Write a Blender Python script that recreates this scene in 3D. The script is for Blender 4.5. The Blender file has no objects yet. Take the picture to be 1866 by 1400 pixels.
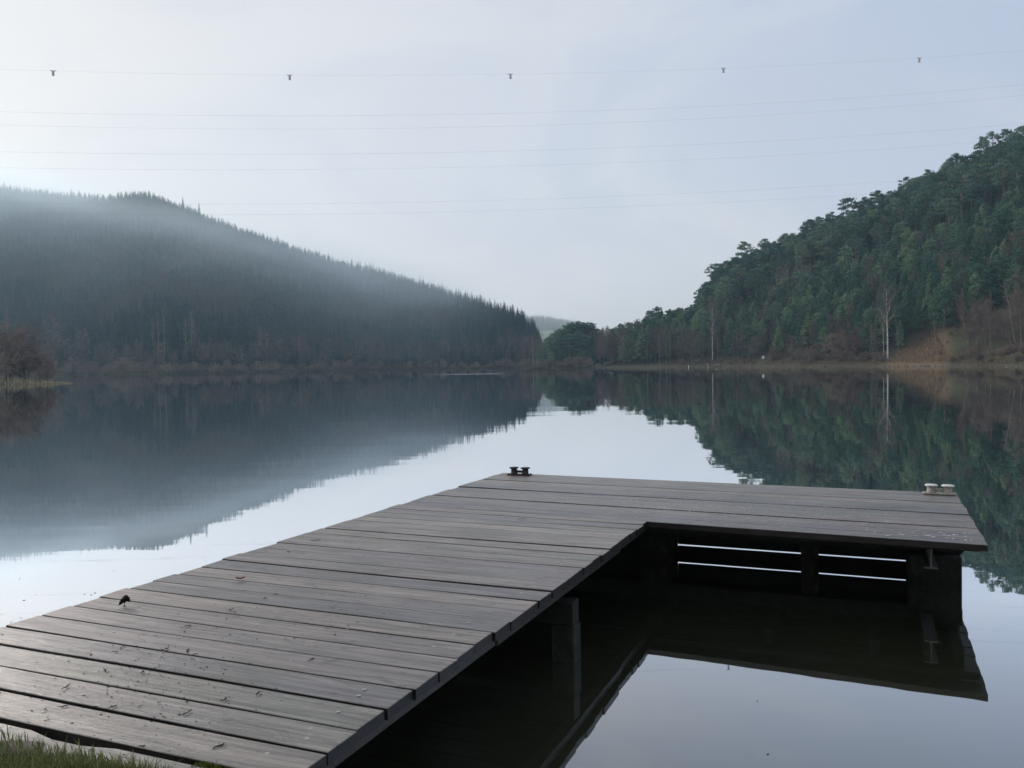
import bpy, bmesh, math, random
import numpy as np
from mathutils import Vector, Matrix

SC = bpy.context.scene
COL = SC.collection
R = math.radians
rnd = random.Random(11)
rng = np.random.default_rng(5)

# ------------------------------------------------------------------ camera
F = 1550.0                      # focal length in photograph pixels (1866 x 1400)
CAM_Z = 2.2                     # above the water
YH = 663.0                      # horizon row once the small roll of the camera is taken out
PITCH = math.atan((700 - YH) / F)
ROLL = R(.84)
cam = bpy.data.cameras.new('camera'); camo = bpy.data.objects.new('camera', cam); COL.objects.link(camo)
cam.sensor_width = 36; cam.lens = 36 * F / 1866
cam.clip_start = 0.05; cam.clip_end = 6000
camo.location = (0, 0, CAM_Z); camo.rotation_euler = (Matrix.Rotation(math.pi / 2 - PITCH, 3, 'X') @ Matrix.Rotation(-ROLL, 3, 'Z')).to_euler()
SC.camera = camo

def rect(px, py):
    dx, dy = px - 933, py - 700
    return 933 + dx * math.cos(ROLL) - dy * math.sin(ROLL), 700 + dx * math.sin(ROLL) + dy * math.cos(ROLL)
def at(px, py, z):
    """where a sight line of the photograph meets the level z"""
    px, py = rect(px, py)
    dx = (px - 933) / F; dy = -(py - 700) / F
    d = (dx, math.cos(PITCH) + dy * math.sin(PITCH), -math.sin(PITCH) + dy * math.cos(PITCH))
    t = (z - CAM_Z) / d[2]
    return d[0] * t, d[1] * t

DECK_Z = 0.65
ALPHA = R(23.0)
SA, CA = math.sin(ALPHA), math.cos(ALPHA)
def uv(px, py, z=DECK_Z):
    x, y = at(px, py, z)
    return x * SA + y * CA, x * CA - y * SA
def deck(v, u, z):
    return Vector((v * CA + u * SA, -v * SA + u * CA, z))

# ------------------------------------------------------------------ tagging
def tag(o, label=None, cat=None, group=None, kind=None):
    if label: o['label'] = label
    if cat: o['category'] = cat
    if group: o['group'] = group
    if kind: o['kind'] = kind
    return o
def empty(name, loc=(0, 0, 0), rz=0):
    o = bpy.data.objects.new(name, None); COL.objects.link(o)
    o.location = loc; o.rotation_euler = (0, 0, rz); o.empty_display_size = 0.1
    return o
def link(name, me, parent=None, loc=None):
    o = bpy.data.objects.new(name, me); COL.objects.link(o)
    if parent: o.parent = parent
    if loc is not None: o.location = loc
    return o
def from_bm(name, bm, mat, parent=None, smooth=False, loc=None):
    me = bpy.data.meshes.new(name)
    bm.normal_update(); bm.to_mesh(me); bm.free()
    me.materials.append(mat)
    if smooth: me.shade_smooth()
    return link(name, me, parent, loc)

def quad_mesh(name, V, Q, mats, tint=None, smooth=False):
    V = np.ascontiguousarray(V, dtype=np.float32); Q = np.ascontiguousarray(Q, dtype=np.int32)
    me = bpy.data.meshes.new(name)
    me.vertices.add(len(V)); me.vertices.foreach_set('co', V.ravel())
    m = len(Q)
    me.loops.add(m * 4); me.loops.foreach_set('vertex_index', Q.ravel())
    me.polygons.add(m); me.polygons.foreach_set('loop_start', np.arange(m, dtype=np.int32) * 4)
    me.update(calc_edges=True)
    if tint is not None:
        a = me.attributes.new('tint', 'FLOAT', 'FACE'); a.data.foreach_set('value', np.ascontiguousarray(tint, dtype=np.float32))
    me.materials.append(mats)
    if smooth: me.shade_smooth()
    return me

# ------------------------------------------------------------------ materials
def new_mat(name):
    m = bpy.data.materials.new(name); m.use_nodes = True
    nt = m.node_tree; nt.nodes.clear()
    out = nt.nodes.new('ShaderNodeOutputMaterial')
    return m, nt, out
class N:
    def __init__(s, nt): s.nt = nt
    def __call__(s, t, **kw):
        n = s.nt.nodes.new('ShaderNode' + t)
        for k, v in kw.items(): setattr(n, k, v)
        return n
    def l(s, a, b): s.nt.links.new(a, b)
    def math(s, op, a, b=None, c=None, clamp=False):
        n = s('Math', operation=op); n.use_clamp = clamp
        for i, x in enumerate((a, b, c)):
            if x is None: continue
            if isinstance(x, (int, float)): n.inputs[i].default_value = x
            else: s.l(x, n.inputs[i])
        return n.outputs[0]
    def smooth(s, x, a, b, lo=0.0, hi=1.0, kind='SMOOTHSTEP'):
        n = s('MapRange', interpolation_type=kind)
        s.l(x, n.inputs[0])
        for i, v in enumerate((a, b, lo, hi)):
            if isinstance(v, (int, float)): n.inputs[1 + i].default_value = v
            else: s.l(v, n.inputs[1 + i])
        return n.outputs[0]
    def mix(s, f, a, b, blend='MIX'):
        n = s('Mix', data_type='RGBA', blend_type=blend)
        for sock, x in ((n.inputs[0], f), (n.inputs[6], a), (n.inputs[7], b)):
            if isinstance(x, (int, float)): sock.default_value = x
            elif isinstance(x, (tuple, list)): sock.default_value = (*x[:3], 1)
            else: s.l(x, sock)
        return n.outputs[2]
    def ramp(s, f, stops):
        n = s('ValToRGB'); e = n.color_ramp.elements
        while len(e) < len(stops): e.new(0.5)
        for el, (p, c) in zip(e, stops): el.position = p; el.color = (*c, 1)
        s.l(f, n.inputs[0]); return n.outputs[0]
    def noise(s, vec, scale, detail=3, rough=0.55, dist=0.0):
        n = s('TexNoise'); n.inputs['Scale'].default_value = scale; n.inputs['Detail'].default_value = detail
        n.inputs['Roughness'].default_value = rough; n.inputs['Distortion'].default_value = dist
        if vec is not None: s.l(vec, n.inputs['Vector'])
        return n.outputs['Fac']
    def scaled(s, vec, sc, loc=None):
        n = s('Mapping'); n.inputs['Scale'].default_value = sc
        if loc is not None:
            if isinstance(loc, tuple): n.inputs['Location'].default_value = loc
            else: s.l(loc, n.inputs['Location'])
        s.l(vec, n.inputs['Vector']); return n.outputs[0]
    def bump(s, h, strength=0.3, dist=0.01, normal=None):
        n = s('Bump'); n.inputs['Strength'].default_value = strength; n.inputs['Distance'].default_value = dist
        s.l(h, n.inputs['Height'])
        if normal is not None: s.l(normal, n.inputs['Normal'])
        return n.outputs[0]
    def bsdf(s, out, color, rough=0.7, spec=0.3, normal=None, metal=0.0):
        b = s('BsdfPrincipled')
        if isinstance(color, (tuple, list)): b.inputs['Base Color'].default_value = (*color[:3], 1)
        else: s.l(color, b.inputs['Base Color'])
        if isinstance(rough, (int, float)): b.inputs['Roughness'].default_value = rough
        else: s.l(rough, b.inputs['Roughness'])
        b.inputs['Specular IOR Level'].default_value = spec
        b.inputs['Metallic'].default_value = metal
        if normal is not None: s.l(normal, b.inputs['Normal'])
        s.l(b.outputs[0], out.inputs['Surface']); return b

def leaf_mat(name, stops, trans=0.0):
    """foliage colour differs from tree to tree and from spray to spray"""
    m, nt, out = new_mat(name); n = N(nt)
    oi = n('ObjectInfo'); at_ = n('Attribute', attribute_name='tint')
    f = n.math('FRACT', n.math('ADD', oi.outputs['Random'], at_.outputs['Fac']))
    geo = n('NewGeometry')
    nz = n.noise(n.scaled(geo.outputs['Position'], (0.35, 0.35, 0.35)), 1.0, 2)
    f2 = n.math('ADD', n.math('MULTIPLY', f, 0.75), n.math('MULTIPLY', n.math('SUBTRACT', nz, 0.35), 0.7), clamp=True)
    col = n.ramp(f2, stops)
    d = n('BsdfDiffuse'); n.l(col, d.inputs[0])
    if trans:
        t = n('BsdfTranslucent'); n.l(col, t.inputs[0])
        mx = n('MixShader'); mx.inputs[0].default_value = trans
        n.l(d.outputs[0], mx.inputs[1]); n.l(t.outputs[0], mx.inputs[2]); n.l(mx.outputs[0], out.inputs['Surface'])
    else:
        n.l(d.outputs[0], out.inputs['Surface'])
    return m

M = {}
M['pine'] = leaf_mat('pine_needles', [(0.0, (.040, .088, .070)), (.45, (.080, .150, .108)), (.8, (.140, .220, .140)), (1, (.230, .285, .170))], .2)
M['young'] = leaf_mat('young_pine_needles', [(0.0, (.042, .098, .074)), (.4, (.090, .172, .118)), (.75, (.160, .250, .150)), (1, (.270, .340, .190))], .2)
M['spruce'] = leaf_mat('spruce_needles', [(0.0, (.012, .042, .046)), (.5, (.024, .068, .068)), (.8, (.045, .095, .082)), (1, (.095, .125, .105))], .1)
M['twig'] = leaf_mat('bare_twigs', [(0.0, (.115, .100, .098)), (.45, (.160, .135, .122)), (.8, (.200, .170, .140)), (1, (.260, .225, .165))])
M['bushtwig'] = leaf_mat('bush_twigs', [(0.0, (.17, .135, .12)), (.5, (.23, .18, .15)), (1, (.33, .27, .20))])
M['greytwig'] = leaf_mat('grey_twigs', [(0.0, (.055, .056, .056)), (.5, (.085, .084, .078)), (1, (.13, .122, .105))])
M['redtwig'] = leaf_mat('reddish_twigs', [(0.0, (.120, .094, .088)), (.5, (.165, .128, .112)), (1, (.23, .185, .145))])
M['straw'] = leaf_mat('straw', [(0.0, (.17, .13, .08)), (.5, (.27, .22, .13)), (1, (.42, .36, .22))], .2)
M['reed'] = leaf_mat('pale_reed', [(0.0, (.26, .22, .13)), (.5, (.42, .37, .23)), (1, (.60, .54, .36))], .2)
M['rust_grass'] = leaf_mat('brown_grass', [(0.0, (.12, .080, .050)), (.5, (.21, .145, .088)), (1, (.34, .27, .17))], .2)
M['grass'] = leaf_mat('green_grass', [(0.0, (.06, .085, .028)), (.45, (.12, .155, .052)), (.75, (.20, .22, .09)), (1, (.42, .38, .23))], .3)
M['moss'] = leaf_mat('moss', [(0.0, (.06, .085, .02)), (1, (.13, .16, .03))])

def bark(name, a, b, sc=6.0, bands=False):
    m, nt, out = new_mat(name); n = N(nt)
    tc = n('TexCoord')
    f = n.noise(n.scaled(tc.outputs['Object'], (sc, sc, sc * (1.6 if bands else .35))), 1.0, 4)
    c = n.ramp(f, [(.38, a), (.62, b)])
    n.bsdf(out, c, .9, .15)
    return m
M['bark'] = bark('dark_bark', (.055, .045, .038), (.12, .10, .085))
M['pinebark'] = bark('pine_bark', (.16, .12, .095), (.34, .265, .215), 3)
M['birchbark'] = bark('birch_bark', (.22, .20, .19), (.62, .59, .57), 2.2, True)
M['palebark'] = bark('pale_bark', (.20, .18, .16), (.36, .33, .30), 2.2)

def plain(name, col, rough=.6, spec=.3, metal=0., var=.25, sc=30, bump=0.0):
    m, nt, out = new_mat(name); n = N(nt); tc = n('TexCoord')
    f = n.noise(n.scaled(tc.outputs['Object'], (sc,) * 3), 1.0, 5, .65)
    c = n.ramp(f, [(.3, tuple(x * (1 - var) for x in col)), (.7, tuple(min(1, x * (1 + var)) for x in col))])
    nb = n.bump(f, bump, .004) if bump else None
    n.bsdf(out, c, rough, spec, nb, metal)
    return m
M['iron'] = plain('weathered_iron', (.045, .043, .042), .6, .4, .4, .4, 60, .4)
M['paleiron'] = plain('pale_painted_iron', (.36, .35, .31), .6, .4, 0, .45, 45, .4)
M['capwhite'] = plain('whitened_cap', (.66, .68, .64), .6, .3, 0, .2, 60)
M['steel'] = plain('galvanised_steel', (.17, .17, .165), .6, .4, .2, .4, 25)
M['screw'] = plain('screw_head', (.42, .42, .41), .45, .5, .5, .2, 200)
M['cable'] = plain('cable', (.22, .22, .23), .5, .3, .3, .1, 5)
M['marker'] = plain('marker', (.45, .45, .46), .6, .3, 0, .1, 5)
M['white'] = plain('white_paint', (.75, .76, .76), .5, .3, 0, .08, 4)
M['post'] = plain('wooden_post', (.20, .18, .15), .8, .2, 0, .35, 12)
M['feather'] = plain('black_feathers', (.010, .010, .011), .6, .2, 0, .3, 150)
M['deadleaf'] = plain('dead_leaf', (.40, .24, .17), .7, .2, 0, .35, 60)
M['dirt'] = plain('dirt_crumbs', (.045, .032, .024), .9, .1, 0, .5, 40)
M['flake'] = plain('white_flakes', (.62, .63, .63), .8, .2, 0, .2, 40)
M['stone'] = plain('shore_stone', (.13, .12, .11), .85, .2, 0, .5, 2, .5)

def pile_mat():
    m, nt, out = new_mat('algae_covered_post'); n = N(nt); tc = n('TexCoord')
    f = n.noise(n.scaled(tc.outputs['Object'], (9, 9, 5)), 1.0, 5, .7)
    c = n.ramp(f, [(.3, (.008, .010, .008)), (.55, (.020, .025, .018)), (.74, (.055, .065, .038))])
    n.bsdf(out, c, .8, .25, n.bump(f, .6, .02)); return m
M['pile'] = pile_mat()

def wood_mat(name, dark=1.0, underside=False):
    m, nt, out = new_mat(name); n = N(nt)
    tc = n('TexCoord'); oi = n('ObjectInfo'); geo = n('NewGeometry')
    rv = oi.outputs['Random']
    off = n('CombineXYZ'); n.l(n.math('MULTIPLY', rv, 37.0), off.inputs[0]); n.l(n.math('MULTIPLY', rv, 91.0), off.inputs[1]); n.l(n.math('MULTIPLY', rv, 13.0), off.inputs[2])
    v = n('VectorMath', operation='ADD'); n.l(tc.outputs['Object'], v.inputs[0]); n.l(off.outputs[0], v.inputs[1]); P = v.outputs[0]
    grain = n.noise(n.scaled(P, (2.2, 95, 60)), 1.0, 6, .62, .5)
    fibre = n.noise(n.scaled(P, (6, 330, 200)), 1.0, 3, .6)
    streak = n.noise(n.scaled(P, (1.3, 34, 22)), 1.0, 4, .65, .3)
    blot = n.noise(n.scaled(P, (1.1, 4.5, 4)), 1.0, 4, .6, .4)
    big = n.noise(n.scaled(geo.outputs['Position'], (.55, .55, .55)), 1.0, 3, .5)
    stain = n.noise(n.scaled(P, (4.5, 11, 9)), 1.0, 5, .7, .8)
    spots = n.noise(n.scaled(P, (40, 70, 60)), 1.0, 4, .7)
    base = n.mix(grain, (.080, .077, .073), (.330, .314, .296))
    base = n.mix(n.smooth(blot, .35, .68), base, n.mix(grain, (.160, .145, .136), (.360, .328, .305)))
    base = n.mix(n.smooth(streak, .30, .70), n.mix(1.0, base, (.52, .52, .53), 'MULTIPLY'), n.mix(1.0, base, (1.28, 1.25, 1.21), 'MULTIPLY'))
    # silver-grey and purplish boards, boards newer than others
    hue = n.ramp(rv, [(.0, (.70, .72, .76)), (.2, (1.05, 1.0, .95)), (.42, (.80, .79, .84)), (.6, (1.12, 1.05, .98)), (.78, (.84, .88, .82)), (.92, (.98, .96, .94)), (1, (1.38, 1.34, 1.22))])
    base = n.mix(1.0, base, hue, 'MULTIPLY')
    # dark damp stains and algae
    base = n.mix(n.math('MULTIPLY', n.smooth(stain, .52, .72), .62), base, (.045, .042, .038))
    green = n.math('MULTIPLY', n.smooth(n.noise(n.scaled(geo.outputs['Position'], (1.3, 1.3, 1.3)), 1.0, 5, .65), .50, .72), .38)
    base = n.mix(green, base, (.075, .080, .048))
    # knots and drying cracks along the grain
    vo = n('TexVoronoi'); vo.inputs['Scale'].default_value = 1.0; n.l(n.scaled(P, (2.6, 9, 6)), vo.inputs['Vector'])
    base = n.mix(n.math('MULTIPLY', n.smooth(vo.outputs['Distance'], .11, .04), .75), base, (.030, .025, .020))
    crack = n.noise(n.scaled(P, (1.6, 55, 40)), 1.0, 3, .6, .6)
    base = n.mix(n.math('MULTIPLY', n.smooth(crack, .66, .71), .8), base, (.020, .018, .016))
    worn = n.noise(n.scaled(P, (.9, 7, 5)), 1.0, 4, .65, .5)
    base = n.mix(n.math('MULTIPLY', n.smooth(worn, .60, .74), .55), base, (.33, .315, .29))
    base = n.mix(n.math('MULTIPLY', n.smooth(spots, .64, .75), .6), base, (.035, .028, .024))
    base = n.mix(n.math('MULTIPLY', n.smooth(spots, .30, .22), .35), base, (.38, .37, .36))
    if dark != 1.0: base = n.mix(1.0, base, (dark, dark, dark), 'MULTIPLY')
    h = n.math('ADD', n.math('MULTIPLY', grain, .6), n.math('MULTIPLY', fibre, .4))
    nb = n.bump(h, .9, .006)
    rough = n.smooth(n.math('ADD', n.math('MULTIPLY', blot, .6), n.math('MULTIPLY', grain, .4)), .3, .7, .24, .50, 'LINEAR')
    n.bsdf(out, base, rough, .5, nb)
    return m
M['wood'] = wood_mat('weathered_plank')
M['edge'] = wood_mat('shaded_plank_edge', .11)  # plank wood darkened so gaps, sides and undersides carry shade in their colour
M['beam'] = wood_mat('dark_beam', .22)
M['blackbeam'] = plain('near_black_beam', (.016, .017, .014), .7, .25, 0, .4, 8, .3)  # even near-black colour for beams and boards under the deck

def water_mat():
    m, nt, out = new_mat('lake_water'); n = N(nt)
    geo = n('NewGeometry'); P = geo.outputs['Position']
    w1 = n.noise(n.scaled(P, (.5, 2.2, 1)), 1.0, 2, .5)
    w2 = n.noise(n.scaled(P, (.13, .40, 1)), 1.0, 2, .5)
    w3 = n.noise(n.scaled(P, (.02, .09, 1)), 1.0, 2, .5)
    h = n.math('ADD', n.math('MULTIPLY', w1, .0006), n.math('ADD', n.math('MULTIPLY', w2, .0042), n.math('MULTIPLY', w3, .012)))
    # a ruffled lane far out on the lake
    sx = n('SeparateXYZ'); n.l(P, sx.inputs[0])
    lane = n.math('MULTIPLY', n.smooth(sx.outputs[1], 184, 189), n.smooth(sx.outputs[1], 199, 194))
    lane = n.math('MULTIPLY', lane, n.math('MULTIPLY', n.smooth(sx.outputs[0], -24, -10), n.smooth(sx.outputs[0], 0, -4)))
    rip = n.noise(n.scaled(P, (1.2, 3.0, 1)), 1.0, 3, .6)
    h = n.math('ADD', h, n.math('MULTIPLY', n.math('MULTIPLY', rip, lane), .10))
    nb = n.bump(h, 1.0, 1.0)
    fr = n('Fresnel'); fr.inputs['IOR'].default_value = 1.33
    fac = n.math('MULTIPLY', fr.outputs[0], 4.1, clamp=True)
    fac = n.math('MINIMUM', fac, .97)
    gl = n('BsdfGlossy'); gl.inputs['Roughness'].default_value = .012; n.l(nb, gl.inputs['Normal'])
    gl.inputs['Color'].default_value = (.96, .975, 1, 1)
    murk = n.noise(n.scaled(P, (.6, .6, 1)), 1.0, 4, .6)
    df = n('BsdfDiffuse'); n.l(n.mix(murk, (.014, .019, .012), (.034, .036, .020)), df.inputs[0])
    mx = n('MixShader'); n.l(fac, mx.inputs[0]); n.l(df.outputs[0], mx.inputs[1]); n.l(gl.outputs[0], mx.inputs[2])
    n.l(mx.outputs[0], out.inputs['Surface']); return m
M['water'] = water_mat()

def land_mat():
    m, nt, out = new_mat('forest_floor'); n = N(nt)
    geo = n('NewGeometry'); P = geo.outputs['Position']; sx = n('SeparateXYZ'); n.l(P, sx.inputs[0])
    f = n.noise(n.scaled(P, (.12, .12, .12)), 1.0, 6, .65); f2 = n.noise(n.scaled(P, (1.4, 1.4, 1.4)), 1.0, 5, .7)
    litter = n.mix(f2, (.035, .031, .023), (.080, .066, .046))
    litter = n.mix(n.smooth(f, .45, .62), litter, n.mix(f2, (.040, .052, .028), (.085, .090, .050)))
    # the open bank of brown grass above the water
    bx = n.math('DIVIDE', sx.outputs[0], n.math('MAXIMUM', sx.outputs[1], 1.0))
    # bx runs along the shore; the bank reaches further up the slope towards the rail
    reach = n.math('SUBTRACT', n.math('ADD', n.math('MULTIPLY', bx, 270.0), n.math('MULTIPLY', f, 12.0)), 117.5 + 6.0)
    up = n.math('ADD', n.math('SUBTRACT', sx.outputs[1], 232.0), n.math('MULTIPLY', n.math('SUBTRACT', bx, .43), 268.0))
    bank = n.math('MULTIPLY', n.smooth(n.math('SUBTRACT', reach, up), -2.0, 3.0), n.math('MULTIPLY', n.smooth(bx, .425, .445), n.smooth(bx, .525, .500)))
    litter = n.mix(bank, litter, n.mix(f2, (.105, .072, .046), (.26, .185, .115)))
    straw = n.math('MULTIPLY', n.smooth(n.math('ADD', sx.outputs[2], n.math('MULTIPLY', f2, .8)), 1.5, .8), n.math('MULTIPLY', n.smooth(sx.outputs[0], 30, 60), .28))
    reedy = n.math('MULTIPLY', n.smooth(sx.outputs[1], 172, 158), .8)
    straw = n.math('MAXIMUM', straw, reedy)
    litter = n.mix(straw, litter, n.mix(f2, (.09, .075, .048), (.22, .18, .11)))
    meadow = n.mix(f2, (.115, .155, .075), (.165, .205, .105))
    col = n.mix(n.math('MULTIPLY', n.smooth(sx.outputs[1], 640, 670), n.smooth(sx.outputs[0], -40, 20)), litter, meadow)
    n.bsdf(out, col, .95, .1, n.bump(f2, .5, .3)); return m
M['land'] = land_mat()
def soil_mat():
    m, nt, out = new_mat('sandy_soil'); n = N(nt)
    geo = n('NewGeometry'); P = geo.outputs['Position']
    f = n.noise(n.scaled(P, (14, 14, 14)), 1.0, 7, .7); f2 = n.noise(n.scaled(P, (2.2, 2.2, 2.2)), 1.0, 4, .6)
    c = n.mix(f, (.11, .090, .072), (.30, .265, .225)); c = n.mix(n.smooth(f2, .5, .7), c, (.07, .075, .035))
    n.bsdf(out, c, .95, .1, n.bump(f, .7, .015)); return m
M['soil'] = soil_mat()

# ------------------------------------------------------------------ terrain
def lerp_tab(tab):
    xs, ys = zip(*tab); return lambda u: np.interp(u, xs, ys)
def sky_tab(tab): return lerp_tab([rect(*p) for p in tab])
def sstep(a, b, x):
    t = np.clip((x - a) / (b - a), 0, 1); return t * t * (3 - 2 * t)
SKY_L = sky_tab([(-900, 300), (-100, 326), (0, 335), (60, 341), (130, 348), (200, 353), (245, 348), (275, 348), (300, 357), (340, 371), (370, 384), (400, 396),
                  (450, 413), (500, 431), (560, 451), (620, 469), (700, 488), (760, 504), (820, 522), (880, 540), (930, 553), (955, 563), (975, 578), (990, 600), (1000, 640)])
SKY_R = sky_tab([(1085, 606), (1110, 596), (1165, 576), (1220, 556), (1262, 548), (1280, 528), (1288, 506), (1300, 490), (1330, 475), (1360, 465), (1400, 445), (1440, 428), (1480, 415),
                  (1510, 400), (1540, 382), (1590, 370), (1640, 343), (1680, 325), (1720, 305), (1745, 287), (1780, 275), (1810, 262), (1835, 248), (1866, 245), (2000, 190), (2600, 60)])
Y0_L = lerp_tab([(-900, 420), (130, 400), (300, 352), (450, 372), (560, 402), (700, 445), (930, 452), (1010, 470)])
YR_L = lerp_tab([(-900, 830), (0, 800), (400, 765), (700, 705), (900, 625), (985, 560), (1010, 550)])
Y0_R = lerp_tab([(930, 368), (1000, 356), (1090, 336), (1300, 300), (1450, 262), (1600, 232), (1866, 186), (2120, 160), (2600, 140)])
YR_R = lerp_tab([(1085, 392), (1270, 395), (1300, 402), (1500, 388), (1866, 355), (2120, 345), (2600, 340)])
H_SPRUCE, H_PINE = 11.0, 18.0

def uof(x, y): return 933 + F * x / np.maximum(y, 1.0)
def height(x, y):
    x = np.asarray(x, float); y = np.asarray(y, float); u = uof(x, y)
    # misty hill
    y0, yr = Y0_L(u), YR_L(u)
    hr = np.maximum((YH - SKY_L(u)) / F * yr + CAM_Z - H_SPRUCE, 1.5) * sstep(1006, 975, u)
    t = (y - y0) / (yr - y0)
    hl = np.where(t < 0, np.maximum((y - y0) * .12, -3.5), .2 * sstep(0, .012, t) + np.where(t < 1, hr * np.clip(t, 0, 1) ** 1.05, hr * np.maximum(1 - (t - 1) * .35, .4)))
    hl = np.where(u > 1003, -3.5, hl)
    # pine hill and its low foreland
    y0, yr = Y0_R(u), YR_R(u)
    hr = np.maximum((YH - SKY_R(u)) / F * yr + CAM_Z - np.where(u < 1290, 16.0, H_PINE), 1.0) * sstep(1075, 1140, u)
    t = (y - y0) / (yr - y0)
    hh = np.where(t < 0, np.maximum((y - y0) * .12, -3.5), .45 * sstep(0, .012, t) + np.where(t < 1, hr * np.clip(t, 0, 1) ** .9, hr * np.maximum(1 - (t - 1) * .3, .4)))
    edge = sstep(940, 952, u)
    hh = np.where(u < 940, -3.5, -3.5 + (hh + 3.5) * edge)
    tip = sstep(412, 384, y) + sstep(1085, 1120, u)          # the foreland is a low spit here
    hh = np.where(u < 1120, -3.5 + (hh + 3.5) * np.clip(tip, 0, 1), hh)
    # reed bank close by
    q = ((x + 113) / 41) ** 2 + ((y - 141) / 13.0) ** 2
    hs = np.where(q < 1.6, .9 * (1 - q) - .05, -3.5)
    # land behind
    hf = -3.5 + 4.5 * sstep(480, 545, y) + np.where(y > 570, (y - 570) * .112, 0)
    hf = np.where(y > 880, 1.0 + 34.7 + (y - 880) * .03, hf)
    return np.maximum(np.maximum(np.maximum(hl, hh), hs), hf)

def build_terrain():
    us = np.unique(np.concatenate([np.linspace(-1600, -100, 40), np.linspace(-100, 930, 150), np.linspace(930, 1010, 40), np.linspace(1010, 1320, 90), np.linspace(1320, 1950, 110), np.linspace(1950, 3400, 40)]))
    ys = np.unique(np.concatenate([np.linspace(95, 125, 8), np.linspace(125, 160, 30), np.linspace(160, 400, 170), np.linspace(400, 560, 70), np.linspace(560, 900, 60), np.linspace(900, 1300, 20)]))
    U, Y = np.meshgrid(us, ys); X = (U - 933) / F * Y
    Z = height(X, Y) + (rng.random(X.shape) - .5) * .12 * (Y > 110)
    V = np.stack([X, Y, Z], -1).reshape(-1, 3)
    nu = len(us); i = np.arange(len(ys) - 1)[:, None] * nu + np.arange(nu - 1)[None, :]
    Q = np.stack([i, i + 1, i + 1 + nu, i + nu], -1).reshape(-1, 4)
    o = link('terrain', quad_mesh('terrain', V, Q, M['land'], smooth=True))
    tag(o, 'wooded hills and low shore around the lake', None, None, 'structure')
build_terrain()

bm = bmesh.new()
for a in ((-1690, 1.5), (2140, 1.5), (2140, 1250), (-1690, 1250)): bm.verts.new((*a, 0))
bm.faces.new(bm.verts)
tag(from_bm('lake_water', bm, M['water']), 'still dark green lake mirroring hills and pale sky', None, None, 'structure')

# near bank: the ground the photograph was taken from, plus an added light-blocking rise behind it
def bank_h(x, y):
    u = x * SA + y * CA; v = x * CA - y * SA
    edge = 2.36 + .05 * math.sin(v * 5.1) + .03 * math.sin(v * 13.7 + 1)
    if v > -2.1: edge = 2.6
    d = edge - u
    base = .668 if d > 0 else .668 + d * (1.9 if v > -2.1 else .55)
    if y < -14: base += (-14 - y) * .75  # unseen hillside behind the camera, added to block light and darken near-facing sides
    return max(base + .012 * math.sin(x * 9) * math.sin(y * 11), -1.5)
bm = bmesh.new()
gx = [-130, -80, -45, -25, -14] + list(np.arange(-8, 6.01, .09)) + [10, 25, 45, 80, 130]
gy = [-75, -45, -30, -20, -14, -10, -4] + list(np.arange(-1, 6.2, .09))
vv = [[bm.verts.new((x, y, bank_h(x, y))) for x in gx] for y in gy]
for j in range(len(gy) - 1):
    for i in range(len(gx) - 1):
        bm.faces.new((vv[j][i], vv[j][i + 1], vv[j + 1][i + 1], vv[j + 1][i]))
tag(from_bm('bank_ground', bm, M['soil'], smooth=True), 'sandy grassy bank at the foot of the jetty, with added unseen light-blocking slope behind', None, None, 'structure')

# ------------------------------------------------------------------ jetty
jetty = tag(empty('jetty', (0, 0, 0), -ALPHA), 'weathered grey wooden plank jetty bending to the side over the lake', 'jetty')
def box_bm(bm, x0, x1, y0, y1, z0, z1, jit=0.0):
    v = [bm.verts.new((x + rnd.uniform(-jit, jit), y + rnd.uniform(-jit, jit), z + rnd.uniform(-jit, jit))) for z in (z0, z1) for x, y in ((x0, y0), (x1, y0), (x1, y1), (x0, y1))]
    for f in ((3, 2, 1, 0), (4, 5, 6, 7), (0, 1, 5, 4), (1, 2, 6, 5), (2, 3, 7, 6), (3, 0, 4, 7)): bm.faces.new([v[i] for i in f])
def part_box(name, mat, x0, x1, y0, y1, z0, z1, bevel=.006, parent=None):
    cx, cy, cz = (x0 + x1) / 2, (y0 + y1) / 2, (z0 + z1) / 2
    bm = bmesh.new(); box_bm(bm, x0 - cx, x1 - cx, y0 - cy, y1 - cy, z0 - cz, z1 - cz, .002)
    if bevel: bmesh.ops.bevel(bm, geom=bm.edges[:], offset=bevel, segments=1, affect='EDGES')
    return from_bm(name, bm, mat, parent or jetty, loc=(cx, cy, cz))

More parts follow.
